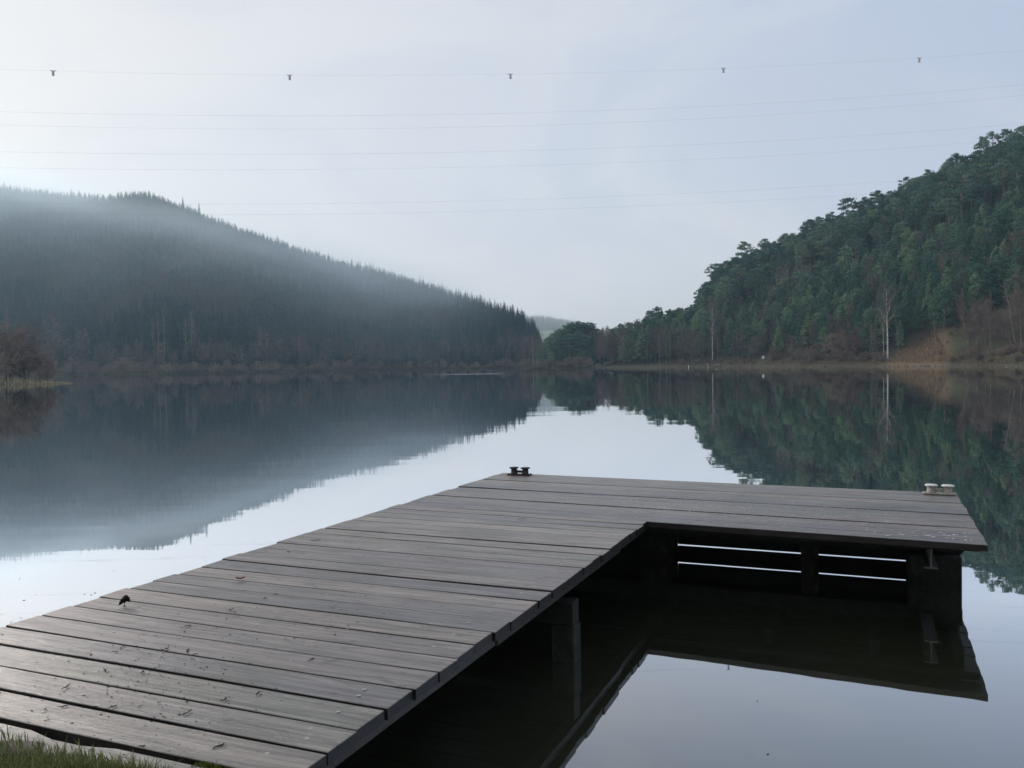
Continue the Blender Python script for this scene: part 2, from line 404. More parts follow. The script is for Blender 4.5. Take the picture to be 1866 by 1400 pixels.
PLANK_T = .055
def plank(v0, v1, ua0, ub0, ua1, ub1, notch=None):
    """a board from v0 to v1; near edge at ua (left/right), far edge at ub (left/right)"""
    L = v1 - v0; n = max(8, int(L / .16))
    cx, cy = (v0 + v1) / 2, (ua0 + ub0 + ua1 + ub1) / 4
    zt = DECK_Z + rnd.uniform(-.004, .003)
    def edge(a, b, ph):
        pts = []
        for i in range(n + 1):
            t = i / n
            pts.append([v0 + L * t, a + (b - a) * t + .0022 * math.sin(t * L * 2.3 + ph) + rnd.uniform(-.0009, .0009)])
        return pts
    near = edge(ua0, ua1, rnd.uniform(0, 6)); far = edge(ub0, ub1, rnd.uniform(0, 6))
    if notch:
        c, w, d = notch
        for p in far:
            s = abs(p[0] - c) / w
            if s < 1: p[1] -= d * (1 - s) ** .7
    ring = near + far[::-1]
    K = len(ring)
    tw = rnd.uniform(-.003, .003); cup = rnd.uniform(-.002, .004)
    def zz(p, base):
        t = (p[0] - v0) / L
        return base + tw * (t - .5) * (1 if p[1] > cy else -1) + cup * (2 * t - 1) ** 2
    bm = bmesh.new()
    r0 = []
    for p in ring:
        ins = .003
        px_ = min(max(p[0], v0 + ins), v1 - ins); py_ = p[1] + (ins if p[1] < cy else -ins)
        r0.append(bm.verts.new((px_ - cx, py_ - cy, zz(p, 0))))
    r1 = [bm.verts.new((p[0] - cx, p[1] - cy, zz(p, -.003))) for p in ring]
    r2 = [bm.verts.new((p[0] - cx, p[1] - cy, zz(p, -PLANK_T))) for p in ring]
    for i in range(n):                       # top and bottom as strips
        a, b, c, d = i, i + 1, K - 2 - i, K - 1 - i
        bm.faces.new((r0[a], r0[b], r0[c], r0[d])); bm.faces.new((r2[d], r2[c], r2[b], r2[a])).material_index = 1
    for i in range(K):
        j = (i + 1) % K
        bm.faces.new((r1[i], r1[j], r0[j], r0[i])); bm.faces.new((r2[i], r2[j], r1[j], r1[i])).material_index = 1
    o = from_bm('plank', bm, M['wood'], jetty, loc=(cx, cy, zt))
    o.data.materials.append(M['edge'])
    return o, cx, cy, zt

def screw_mesh():
    bm = bmesh.new(); k = 10
    rings = [(.0040, .0008), (.0042, .0022), (.0095, .0018), (.0105, .0003)]
    vs = [[bm.verts.new((r * math.cos(6.2832 * i / k), r * math.sin(6.2832 * i / k), z)) for i in range(k)] for r, z in rings]
    bm.faces.new(vs[0])
    for a, b in zip(vs, vs[1:]):
        for i in range(k): bm.faces.new((a[i], b[i], b[(i + 1) % k], a[(i + 1) % k]))
    bmesh.ops.recalc_face_normals(bm, faces=bm.faces[:])
    me = bpy.data.meshes.new('screw'); bm.to_mesh(me); bm.free(); me.materials.append(M['screw']); return me
SCREW = screw_mesh(); n_screw = 0

gaps = [2.525]
pitch = .2215
k = 0
near_gaps = [2.8, 3.03, 3.27, 3.51, 3.75, 3.97, 4.2, 4.44, 4.67, 4.9, 5.14, 5.38, 5.61, 5.85, 6.08, 6.31, 6.54, 6.77, 7.0, 7.23, 7.46, 7.69, 7.93, 8.15]
gap_w = {2.55: .036, 2.80: .028, 3.03: .013, 3.27: .024, 3.51: .013, 3.75: .019, 3.97: .014, 4.44: .021, 4.90: .019, 5.38: .019, 6.08: .016, 6.54: .022, 6.77: .017, 7.46: .016}
lines = [2.32] + [2.55] + near_gaps + [8.15 + .2415 * i for i in range(1, 13)]
for i in range(len(lines) - 1):
    a, b = lines[i], lines[i + 1]
    ga = gap_w.get(a, rnd.uniform(.007, .014)) / 2; gb = gap_w.get(b, rnd.uniform(.007, .014)) / 2
    arm = a >= 8.1
    v0 = -4.86 + rnd.uniform(-.02, .02)
    if arm:
        v1 = .87 + rnd.uniform(-.008, .008)
    else:
        v1 = -2.02 + rnd.uniform(-.011, .011)
    def skew(u):
        if u < 7.6: return 0, 0
        if u < 8.1: return .03, -.03
        f = (u - 8.15) / 2.9
        return (.05 - .03 * f if arm or u < 8.16 else .05), ((-.22 + .04 * f) if arm else -.075)
    la, ra = skew(a); lb, rb = skew(b)
    o, cx, cy, zt = plank(v0, v1, a + ga + la, b - gb + lb, a + ga + ra, b - gb + rb, (-3.10, .16, .055) if i == 0 else None)
    if not arm and a > 2.4:
        spots = [(-2.22, .5), (-4.70, .5)]
        if rnd.random() < .5: spots = [(-2.20, .3), (-2.23, .72), (-4.70, .5)]
        if rnd.random() < .45: spots.append((-3.45, .5))
        for sv, st in spots:
            s = bpy.data.objects.new('screw', SCREW); COL.objects.link(s); s.parent = o
            s.location = (sv + rnd.uniform(-.03, .03) - cx, (a + (b - a) * st) + rnd.uniform(-.02, .02) - cy, .0008); n_screw += 1
U_END = lines[-1]
# substructure
for v in (-4.75, -3.4):
    part_box('stringer', M['blackbeam'], v - .05, v + .05, 2.35, 10.45, .44, .594)
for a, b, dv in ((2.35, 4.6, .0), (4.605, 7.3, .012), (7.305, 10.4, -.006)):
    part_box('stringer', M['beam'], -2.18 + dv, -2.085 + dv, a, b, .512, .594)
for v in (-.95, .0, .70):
    part_box('stringer', M['blackbeam'], v - .05, v + .05, 8.6, 10.55, .44, .594)
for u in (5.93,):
    part_box('crossbeam', M['blackbeam'], -4.8, -2.03, u - .075, u + .075, .27, .438)
part_box('crossbeam', M['blackbeam'], -4.8, .80, 9.32, 9.50, .27, .438)
part_box('fascia_board', M['blackbeam'], -2.02, .84, 8.23, 8.27, .53, .585)
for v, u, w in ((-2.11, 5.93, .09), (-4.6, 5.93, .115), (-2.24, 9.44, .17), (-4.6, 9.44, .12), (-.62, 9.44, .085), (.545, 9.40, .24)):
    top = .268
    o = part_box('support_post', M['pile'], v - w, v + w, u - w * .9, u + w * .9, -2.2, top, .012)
part_box('skirt_board', M['blackbeam'], -2.06, .80, 9.63, 9.67, .111, .60)
part_box('skirt_board', M['blackbeam'], -2.06, .80, 9.63, 9.67, -.35, .092)
part_box('skirt_board', M['blackbeam'], -4.8, -2.065, 9.63, 9.67, -.35, .60)
# steel beam end under the arm
bm = bmesh.new()
prof = [(-.055, 0), (.055, 0), (.055, .010), (.006, .014), (.006, .186), (.055, .190), (.055, .20), (-.055, .20), (-.055, .190), (-.006, .186), (-.006, .014), (-.055, .010)]
A = [bm.verts.new((x, 0, z)) for x, z in prof]; B = [bm.verts.new((x, .9, z)) for x, z in prof]
bm.faces.new(A); bm.faces.new(B[::-1])
for i in range(12): bm.faces.new((A[i], A[(i + 1) % 12], B[(i + 1) % 12], B[i]))
bmesh.ops.recalc_face_normals(bm, faces=bm.faces[:])
from_bm('steel_beam', bm, M['steel'], jetty, loc=(.47, 8.36, .325))

# ------------------------------------------------------------------ bollards, bird, leaf
def lathe(bm, prof, cx=0, cy=0, k=18, cap=True):
    vs = [[bm.verts.new((cx + r * math.cos(6.28318 * i / k), cy + r * math.sin(6.28318 * i / k), z)) for i in range(k)] for r, z in prof]
    for a, b in zip(vs, vs[1:]):
        for i in range(k): bm.faces.new((a[i], a[(i + 1) % k], b[(i + 1) % k], b[i]))
    if cap: bm.faces.new(vs[0][::-1]); bm.faces.new(vs[-1])
def bollard(loc, rz, body, cap, label):
    t = tag(empty('bollard', loc, rz), label, 'bollard', None)
    bm = bmesh.new(); box_bm(bm, -.17, .17, -.065, .065, 0, .012, .001)
    bmesh.ops.bevel(bm, geom=bm.edges[:], offset=.004, segments=1, affect='EDGES')
    from_bm('base_plate', bm, body, t)
    for x in (-.085, .085):
        bm = bmesh.new(); lathe(bm, [(.054, .012), (.050, .020), (.044, .032), (.043, .085)], x)
        p = from_bm('bollard_post', bm, body, t, True)
        bm = bmesh.new(); lathe(bm, [(.046, .0855), (.066, .090), (.068, .098), (.062, .105), (.03, .108)], x)
        from_bm('bollard_cap', bm, cap, p, True)
    for x in (-.145, .145):
        for y in (-.04, .04):
            bm = bmesh.new(); lathe(bm, [(.011, .0125), (.011, .020), (.006, .022)], x, y, 6)
            from_bm('bolt', bm, body, t)
    bm = bmesh.new(); box_bm(bm, -.04, .04, -.012, .012, .03, .062, .001)
    from_bm('web_plate', bm, body, t)
b1 = uv(947, 866); b2 = uv(1712, 901)
bollard(deck(b1[1], b1[0], DECK_Z + .004), -ALPHA, M['iron'], M['iron'], 'dark iron twin bollard on the jetty corner against the bright water')
bollard(deck(b2[1], b2[0], DECK_Z + .004), -ALPHA, M['paleiron'], M['capwhite'], 'pale twin bollard with whitened caps at the end of the jetty arm')

def skin_obj(name, pts, edges, mat, root=0, sub=2, parent=None):
    me = bpy.data.meshes.new(name); me.from_pydata([p[:3] for p in pts], edges, []); me.materials.append(mat)
    o = link(name, me, parent)
    sm = o.modifiers.new('skin', 'SKIN'); sm.use_smooth_shade = True
    for i, p in enumerate(pts):
        sv = me.skin_vertices[0].data[i]; sv.radius = (p[3], p[3]); sv.use_root = (i == root)
    ss = o.modifiers.new('sub', 'SUBSURF'); ss.levels = sub; ss.render_levels = sub
    return o
lx, ly = at(438, 1058, DECK_Z)
bm = bmesh.new()
n = 9
rows = []
for i in range(n):
    t = i / (n - 1); w = .016 * math.sin(math.pi * min(1, .06 + t * .92)) ** .8
    rows.append([bm.verts.new((-.032 + .064 * t, w * s, .006 + .010 * abs(s) ** 2 + .012 * (2 * t - 1) ** 2)) for s in (-1, -.5, 0, .5, 1)])
for a, b in zip(rows, rows[1:]):
    for i in range(4): bm.faces.new((a[i], a[i + 1], b[i + 1], b[i]))
bmesh.ops.solidify(bm, geom=bm.faces[:], thickness=.001)
o = from_bm('dead_leaf', bm, M['deadleaf'], None, True, (lx, ly, DECK_Z + .003)); o.rotation_euler = (0, 0, .3)
tag(o, 'small curled pinkish brown dead leaf lying on the grey planks', 'leaf')

# flakes, dirt and twigs on the deck
def flakes(name, spots, mat, label, thick=.0012):
    V, Q = [], []
    for (v, u, r, asp) in spots:
        c = deck(v, u, DECK_Z + .0035); k = 8; a0 = rnd.uniform(0, 6); b = len(V)
        rr = [r * rnd.uniform(.35, 1.3) for _ in range(k)]; ca, sa = math.cos(a0), math.sin(a0)
        for z, s in ((0, 1.0), (thick, .8)):
            for i in range(k):
                x, y = rr[i] * s * math.cos(6.2832 * i / k), asp * rr[i] * s * math.sin(6.2832 * i / k)
                V.append((c.x + x * ca - y * sa, c.y + x * sa + y * ca, c.z + z))
        for i in range(k): j = (i + 1) % k; Q.append((b + i, b + j, b + k + j, b + k + i))
        Q += [(b + k, b + k + 1, b + k + 2, b + k + 7), (b + k + 7, b + k + 2, b + k + 3, b + k + 6), (b + k + 6, b + k + 3, b + k + 4, b + k + 5)]
    return tag(link(name, quad_mesh(name, V, Q, mat)), label, None, None, 'stuff')
spots = []
c0 = uv(1290, 925)
while len(spots) < 900:
    u = rnd.gauss(c0[0], .45); v = rnd.gauss(c0[1] + .2, .95)
    if 8.2 < u < 10.8 and -4.7 < v < .8: spots.append((v, u, rnd.uniform(.0035, .0090), rnd.uniform(.4, 1)))
for _ in range(120): spots.append((rnd.uniform(-4.7, .8), rnd.uniform(8.2, 10.8), rnd.uniform(.004, .011), rnd.uniform(.5, 1)))
for _ in range(170):
    spots.append((rnd.triangular(-4.7, -2.1, -2.4), rnd.triangular(3.0, 8.0, 7.6), rnd.uniform(.002, .006), rnd.uniform(.5, 1)))
for _ in range(26): spots.append((rnd.uniform(-.1, .8), rnd.uniform(8.05, 8.4), rnd.uniform(.012, .03), rnd.uniform(.3, .6)))
bu, bv = uv(222, 1110)
spots += [(bv - .02, bu - .01, .018, .5), (bv + .02, bu - .015, .012, .6)]
flakes('bird_droppings', spots, M['flake'], 'white flecks and droppings spattered over the jetty planks')

# bits drifting on the still water beside the jetty
V, Q = [], []
for px, py, sp, num in ((25, 1118, .12, 9), (190, 1078, .15, 12), (120, 1092, .4, 10), (60, 1100, .5, 12), (700, 905, .9, 10), (1790, 1130, .6, 8), (1500, 1330, .8, 10), (300, 1020, 1.2, 14)):
    x0, y0 = at(px, py, 0)
    for _ in range(max(2, num // 4)):
        x, y, r, a = rnd.gauss(x0, sp), rnd.gauss(y0, sp), rnd.uniform(.004, .013), rnd.uniform(0, 3.1); b = len(V)
        ca, sa = r * math.cos(a), r * math.sin(a); k = rnd.uniform(.2, .5)
        for z, s_ in ((.001, 1), (.004, .7)): V += [(x + ca * s_, y + sa * s_, z), (x - sa * k * s_, y + ca * k * s_, z), (x - ca * s_, y - sa * s_, z), (x + sa * k * s_, y - ca * k * s_, z)]
        Q += [(b + i, b + (i + 1) % 4, b + 4 + (i + 1) % 4, b + 4 + i) for i in range(4)] + [(b + 4, b + 5, b + 6, b + 7)]
tag(link('floating_debris', quad_mesh('floating_debris', V, Q, M['dirt'])), 'tiny bits of leaf and bark floating beside the jetty', None, None, 'stuff')

def tube_np(path, radii, k=5):
    path = np.asarray(path, float); n = len(path); V = np.zeros((n, k, 3))
    for i in range(n):
        d = path[min(i + 1, n - 1)] - path[max(i - 1, 0)]; d = d / (np.linalg.norm(d) + 1e-9)
        a = np.array((1, 0, 0)) if abs(d[0]) < .8 else np.array((0, 1, 0))
        e1 = np.cross(d, a); e1 /= np.linalg.norm(e1); e2 = np.cross(d, e1)
        for j in range(k):
            t = 2 * math.pi * j / k; V[i, j] = path[i] + radii[i] * (math.cos(t) * e1 + math.sin(t) * e2)
    i = np.arange(n - 1)[:, None] * k; j = np.arange(k)[None, :]; j2 = (j + 1) % k
    Q = np.stack([i + j, i + j2, i + k + j2, i + k + j], -1).reshape(-1, 4)
    return V.reshape(-1, 3), Q
class QM:
    def __init__(s): s.V = []; s.Q = []; s.n = 0
    def add(s, V, Q): s.V.append(np.asarray(V, float)); s.Q.append(np.asarray(Q) + s.n); s.n += len(V)
    def tube(s, path, radii, k=5): s.add(*tube_np(path, radii, k))
    def arr(s): return np.concatenate(s.V), np.concatenate(s.Q)
    def mesh(s, name, mat, smooth=False): V, Q = s.arr(); return quad_mesh(name, V, Q, mat, smooth=smooth)
bx, by = at(228, 1105, DECK_Z)
bird = tag(empty('bird', (bx, by, DECK_Z + .003), R(205)), 'small black bird bending down to peck on the planks', 'bird')
bird.scale = (1.05, 1.1, 1.22)
chain = [(.0405, .0030, .0003), (.0370, .0065, .0014), (.0330, .0105, .0030), (.0300, .0135, .0068), (.0255, .0180, .0096), (.0200, .0230, .0110), (.0135, .0290, .0142), (.0060, .0340, .0172),
         (-.0020, .0385, .0196), (-.0100, .0375, .0192), (-.0165, .0335, .0158), (-.0210, .0285, .0105), (-.0245, .0235, .0062), (-.0275, .0195, .0042), (-.0285, .0180, .0004)]
qm = QM(); qm.tube([(x, 0, z) for x, z, r in chain], [r for x, z, r in chain], 14)
link('body', qm.mesh('body', M['feather'], True), bird)
for sd in (-1, 1):
    qm = QM(); qm.tube([(.003, sd * .008, .027), (.002, sd * .009, .016), (.005, sd * .0095, .008), (.003, sd * .0095, .0012)], [.0042, .0022, .0011, .0011], 7)
    for a in (-.5, 0, .5, 3.14): qm.tube([(.003, sd * .0095, .0012), (.003 + .009 * math.cos(a), sd * .0095 + .009 * math.sin(a), .0007)], [.0009, .0004], 5)
    link('leg', qm.mesh('leg', M['feather'], True), bird)
qm = QM(); qd = QM()
def crumb(c, r):
    a = np.array([(1, 0, 0), (0, 1, 0), (-1, 0, 0), (0, -1, 0), (0, 0, .8), (.5, .5, .7)]) * r * np.array([rnd.uniform(.4, 1.6), rnd.uniform(.4, 1.2), rnd.uniform(.2, .6)])
    qd.add(a + np.array(c), [(0, 1, 5, 4), (1, 2, 4, 5), (2, 3, 4, 4), (3, 0, 4, 4)])
for cpx, cpy, spread, num in ((260, 1245, .35, 150), (130, 1290, .4, 90), (330, 1180, .3, 45), (400, 1140, .3, 40), (560, 1095, .35, 30), (640, 990, .5, 35), (850, 930, .5, 25), (300, 1330, .4, 60), (480, 1160, .6, 50)):
    cu, cv = uv(cpx, cpy)
    for _ in range(num):
        u, v = rnd.gauss(cu, spread * .7), rnd.gauss(cv, spread)
        if u < 2.35 or v < -4.82 or v > -2.1: continue
        crumb(deck(v, u, DECK_Z + .003), rnd.uniform(.002, .0075))
    for _ in range(num // 14):
        u, v = rnd.gauss(cu, spread * .6), rnd.gauss(cv, spread)
        if u < 2.4 or v < -4.78 or v > -2.12: continue
        L = rnd.uniform(.015, .10) ** 1.1; a = rnd.gauss(.9, .7); p = []
        c = deck(v, u, DECK_Z + .005)
        for i in range(5):
            t = (i / 4 - .5) * L
            p.append((c.x + t * math.cos(a) + rnd.uniform(-.1, .1) * L, c.y + t * math.sin(a) + rnd.uniform(-.1, .1) * L, c.z + rnd.uniform(0, .004)))
        qm.tube(p, [rnd.uniform(.0012, .0032) for _ in p], 5)
        if rnd.random() < .5:
            q0 = np.array(p[2]); a2 = a + rnd.choice((-.8, .8)); qm.tube([q0, q0 + np.array((math.cos(a2), math.sin(a2), .05)) * L * .3], [.0015, .0008], 4)
tag(link('dirt', qd.mesh('dirt', M['dirt'])), 'dark dirt crumbs strewn over the near planks', None, None, 'stuff')
tag(link('twigs', qm.mesh('twigs', M['dirt'])), 'small dark twigs scattered on the near planks', None, None, 'stuff')

# ------------------------------------------------------------------ grass blades
def blades(pts, hts, wid, lean=.5):
    """two-quad bent blades rooted at pts"""
    n = len(pts); pts = np.asarray(pts); hts = np.asarray(hts)
    az = rng.random(n) * 2 * math.pi; ln = (rng.random(n) ** .7) * lean
    d = np.stack([np.cos(az), np.sin(az)], -1); p = np.stack([-d[:, 1], d[:, 0]], -1)
    w = wid * (0.6 + .8 * rng.random(n))
    def ring(t, k):
        c = pts.copy(); c[:, :2] += d * (ln * hts * t * t)[:, None]; c[:, 2] += hts * (t - .25 * ln * t * t)
        a = c.copy(); b = c.copy(); a[:, :2] += p * (w * k)[:, None]; b[:, :2] -= p * (w * k)[:, None]; return a, b
    rs = [ring(0, 1), ring(.5, .8), ring(1, .12)]
    V = np.stack([rs[0][0], rs[0][1], rs[1][0], rs[1][1], rs[2][0], rs[2][1]], 1).reshape(-1, 3)
    b = np.arange(n)[:, None] * 6
    Q = np.concatenate([b + np.array([[0, 1, 3, 2]]), b + np.array([[2, 3, 5, 4]])], 1).reshape(-1, 4)
    tint = np.repeat(rng.random(n), 2)
    return V, Q, tint
def clump_grass():
    P, Hh = [], []
    for (px, py, sp, num, hh) in ((20, 1392, .12, 900, .055), (70, 1388, .10, 900, .06), (115, 1400, .10, 700, .05), (0, 1378, .10, 600, .05), (205, 1398, .07, 700, .06), (245, 1396, .05, 350, .05), (170, 1405, .12, 500, .05), (60, 1420, .3, 2500, .07), (260, 1440, .25, 1500, .06), (-200, 1400, .5, 3000, .07)):
        x0, y0 = at(px, py + 16, .67)
        for _ in range(num):
            x, y = rnd.gauss(x0, sp), rnd.gauss(y0, sp * .75)
            if x * SA + y * CA > 2.45: continue
            P.append((x, y, max(bank_h(x, y), .655) - .004)); Hh.append(hh * rnd.uniform(.3, 1.0))
    for _ in range(9000):
        x, y = rnd.uniform(-7, 5), rnd.uniform(-3, 2.4)
        if x * SA + y * CA > 2.25: continue
        P.append((x, y, bank_h(x, y) - .004)); Hh.append(rnd.uniform(.03, .08))
    V, Q, t = blades(P, Hh, .0022, .9)
    tag(link('grass', quad_mesh('grass', V, Q, M['grass'], t)), 'short green grass growing at the foot of the jetty', None, None, 'stuff')
clump_grass()
P, Hh = [], []
for (px, py, num) in ((372, 1394, 200), (385, 1397, 160), (395, 1399, 120)):
    x0, y0 = at(px, py, .65)
    for _ in range(num):
        P.append((rnd.gauss(x0, .02), rnd.gauss(y0, .012), .635)); Hh.append(rnd.uniform(.012, .028))
V, Q, t = blades(P, Hh, .003, .8)
tag(link('moss', quad_mesh('moss', V, Q, M['moss'], t)), 'bright moss tuft in the first plank gap', None, None, 'stuff')

# ------------------------------------------------------------------ trees
def unit(v): return v / (np.linalg.norm(v, axis=-1, keepdims=True) + 1e-9)
def sprays(r, C, rad, per, size, up=.35, asp=.55):
    """leaf-size quads spread through ellipsoids: C centres (n,3), rad (n,3)"""
    n = len(C) * per
    c = np.repeat(C, per, 0); ra = np.repeat(rad, per, 0)
    d = unit(r.normal(size=(n, 3))) * (r.random((n, 1)) ** .45)
    p = c + d * ra
    nrm = unit(r.normal(size=(n, 3)) + np.array((0, 0, up)))
    a = unit(np.cross(nrm, r.normal(size=(n, 3)))); b = np.cross(nrm, a)
    s = size * (.55 + .9 * r.random((n, 1)))
    V = np.stack([p - a * s, p + b * s * asp * .8 - a * s * .1, p + a * s, p - b * s * asp], 1).reshape(-1, 3)
    return V, np.arange(n * 4).reshape(-1, 4)
def trunk_path(r, H, lean=.04, bend=.02, n=8):
    a = r.random() * 6.28; l = H * lean * r.normal(); b = H * bend
    z = np.linspace(0, H, n); t = z / H
    x = l * t * math.cos(a) + b * np.sin(t * 5 + r.random() * 6) * t; y = l * t * math.sin(a) + b * np.sin(t * 4 + r.random() * 6) * t
    return np.stack([x, y, z], -1)
def along(path, t):
    f = t * (len(path) - 1); i = int(min(f, len(path) - 2)); return path[i] + (path[i + 1] - path[i]) * (f - i)

def make_pine(seed, H=19., per=62, size=.29):
    """tall pine: bare ruddy trunk and a rounded, layered crown"""
    r = np.random.default_rng(seed); tr = QM()
    path = trunk_path(r, H * .95, .05, .012); tr.tube(path, np.linspace(.24, .05, len(path)), 6)
    C, Rd = [], []
    base = .48 + .12 * r.random()
    nl = 17
    for i in range(nl):
        t = base + (1 - base) * (i + .5) / nl
        prof = math.sin(math.pi * min(1, (t - base) / (1 - base) * .80 + .16)) ** .8
        for k in range(2):
            az = r.random() * 6.28; L = (2.6 + 1.1 * r.random()) * prof + .2
            o = along(path, min(t * .98, 1)); tip = o + np.array((math.cos(az) * L, math.sin(az) * L, .25 * L + .3 * r.normal()))
            if L > .8: tr.tube([o, (o + tip) / 2 + np.array((0, 0, -.1)), tip], [.07, .045, .02], 4)
            C.append(tip); q = .6 + .85 * r.random(); Rd.append((q * 1.3, q * 1.3, q * .46))
    C.append(path[-1]); Rd.append((1.0, 1.0, .6))
    return tr.arr(), sprays(r, np.array(C), np.array(Rd), per, size, .5)
def make_young(seed, H=11., per=44, size=.29):
    """bushy pine green almost to the ground, shoots pointing up"""
    r = np.random.default_rng(seed); tr = QM()
    path = trunk_path(r, H, .03, .008); tr.tube(path, np.linspace(.15, .03, len(path)), 5)
    C, Rd = [], []
    for i in range(11):
        t = .12 + .86 * (i + .5) / 11
        L0 = 2.7 * (1 - t) ** .62 * (1 if t > .25 else .85)
        for k in range(4 if t < .8 else 2):
            az = k * 1.57 + i * .8 + r.random() * .8; L = L0 * (.65 + .5 * r.random())
            o = along(path, t); tip = o + np.array((math.cos(az) * L, math.sin(az) * L, .28 * L))
            C.append(o + (tip - o) * .85); q = .45 + .32 * L0 / 2.2 * (.7 + .6 * r.random()); Rd.append((q, q, q * .62))
    C.append(path[-1]); Rd.append((.3, .3, .7))
    return tr.arr(), sprays(r, np.array(C), np.array(Rd), per, size, .4, .45)
def make_round(seed, H=13., per=52, size=.30):
    """broad bushy pine with a rounded, uneven head"""
    r = np.random.default_rng(seed); tr = QM()
    path = trunk_path(r, H * .93, .05, .015); tr.tube(path, np.linspace(.2, .04, len(path)), 5)
    C, Rd = [], []
    for i in range(12):
        t = .08 + .9 * (i + .5) / 12
        L0 = 2.9 * math.sin(math.pi * min(1, t * .72 + .22)) ** .7
        for k in range(4):
            az = k * 1.57 + i * .9 + r.random() * .9; L = L0 * (.45 + .75 * r.random())
            o = along(path, t); tip = o + np.array((math.cos(az) * L, math.sin(az) * L, .22 * L + .3 * r.normal()))
            C.append(o + (tip - o) * .9); q = .55 + .75 * r.random(); Rd.append((q * 1.15, q * 1.15, q * .6))
    C.append(path[-1]); Rd.append((1.0, 1.0, .7))
    return tr.arr(), sprays(r, np.array(C), np.array(Rd), per, size, .45)
def make_spruce(seed, H=17., tiers=15, nb=8, double=True):
    r = np.random.default_rng(seed); tr = QM()
    path = trunk_path(r, H, .01, .002, 5); tr.tube(path, np.linspace(.22, .02, 5), 5)
    V = []
    for i in range(tiers):
        t = .14 + .85 * (i / tiers) ** .92
        L0 = 3.3 * (1 - t) ** .7 + .18
        for k in range(nb):
            az = 6.283 * k / nb + i * .9 + r.normal() * .25; L = L0 * (.65 + .55 * r.random())
            o = np.array((0, 0, H * (t + (r.random() - .5) * .075))); d = np.array((math.cos(az), math.sin(az), 0)); p = np.array((-d[1], d[0], 0))
            w = .42 * L + .15; dr = -.32 * L - .1
            for m_, (sc, dz) in enumerate(((1, 0), (.7, .35)) if double else ((1, 0),)):
                V += [o + (0, 0, dz), o + d * L * .6 * sc + p * w * sc + (0, 0, dz + dr * .55 - .1 * r.random()), o + d * L * sc + (0, 0, dz + dr + .15), o + d * L * .6 * sc - p * w * sc + (0, 0, dz + dr * .55 - .1 * r.random())]
    V += [(-.14, 0, H * .95), (0, .1, H * .93), (.14, 0, H * .95), (0, 0, H * 1.04)]
    V = np.array(V); return tr.arr(), (V, np.arange(len(V)).reshape(-1, 4))
def ribbons(r, starts, dirs, lens, w, sag=0.0):
    """thin bent twigs, each two narrow quads"""
    s = np.asarray(starts); d = unit(np.asarray(dirs)); L = np.asarray(lens)[:, None]; n = len(s)
    side = unit(np.cross(d, r.normal(size=(n, 3)))) * w
    mid = s + d * L * .5 + r.normal(size=(n, 3)) * L * .05; end = s + d * L + r.normal(size=(n, 3)) * L * .08; end[:, 2] -= sag * L[:, 0]
    V = np.stack([s - side, s + side, mid - side * .8, mid + side * .8, end - side * .3, end + side * .3], 1).reshape(-1, 3)
    b = np.arange(n)[:, None] * 6
    return V, np.concatenate([b + np.array([[0, 1, 3, 2]]), b + np.array([[2, 3, 5, 4]])], 1).reshape(-1, 4)
def make_bare(seed, H=11., base=.22, spread=.34, tr_r=.13, limbs=20, sub=7, tw=7, stems=1, upness=.9, lean=.05, sag=0., twl=1.0, lk=.36):
    """leafless broadleaf: trunk and limbs, fine twig haze"""
    r = np.random.default_rng(seed); tr = QM(); S, D, Ln = [], [], []
    for st in range(stems):
        path = trunk_path(r, H * (1 if st == 0 else .6 + .4 * r.random()), lean if stems == 1 else .16, .015)
        if stems > 1: path[:, :2] += r.normal(size=2) * .25
        tr.tube(path, np.linspace(tr_r, .025, len(path)), 6)
        Hh = path[-1][2]
        for i in range(limbs):
            t = base + (1 - base) * (i + r.random()) / limbs
            az = i * 2.4 + r.random(); L = Hh * spread * (1.15 - t * .75) * (.6 + .6 * r.random()) * (1 if t > base + .12 else .8)
            o = along(path, min(t, .99)); d = unit(np.array((math.cos(az), math.sin(az), upness * (.6 + .7 * r.random()))))
            p1 = o + d * L * .5; d2 = unit(d + np.array((0, 0, .35)) + r.normal(size=3) * .15); p2 = p1 + d2 * L * .5
            tr.tube([o, p1, p2], [tr_r * lk * (1.1 - t), tr_r * lk * .6 * (1.1 - t) + .01, .012], 4)
            for k in range(sub):
                q = .25 + .75 * (k + r.random()) / sub
                b0 = o + (p1 - o) * (q * 2) if q < .5 else p1 + (p2 - p1) * (q * 2 - 1)
                bd = unit(d2 + r.normal(size=3) * .6); bl = L * .38 * (.6 + .8 * r.random())
                S.append(b0); D.append(bd); Ln.append(bl)
                for m_ in range(tw):
                    S.append(b0 + bd * bl * (.2 + .8 * r.random())); D.append(bd + r.normal(size=3) * .65 + np.array((0, 0, .15))); Ln.append(twl * bl * (.35 + .5 * r.random()) + .25)
    V, Q = ribbons(r, np.array(S), np.array(D), np.array(Ln), .021, sag)
    return tr.arr(), (V, Q)
def make_birch(seed, H=18., white_limbs=12):
    return make_bare(seed, H, .40, .36, .21, white_limbs, 9, 9, 1, 1.5, .03, .25, 1.0, .62)

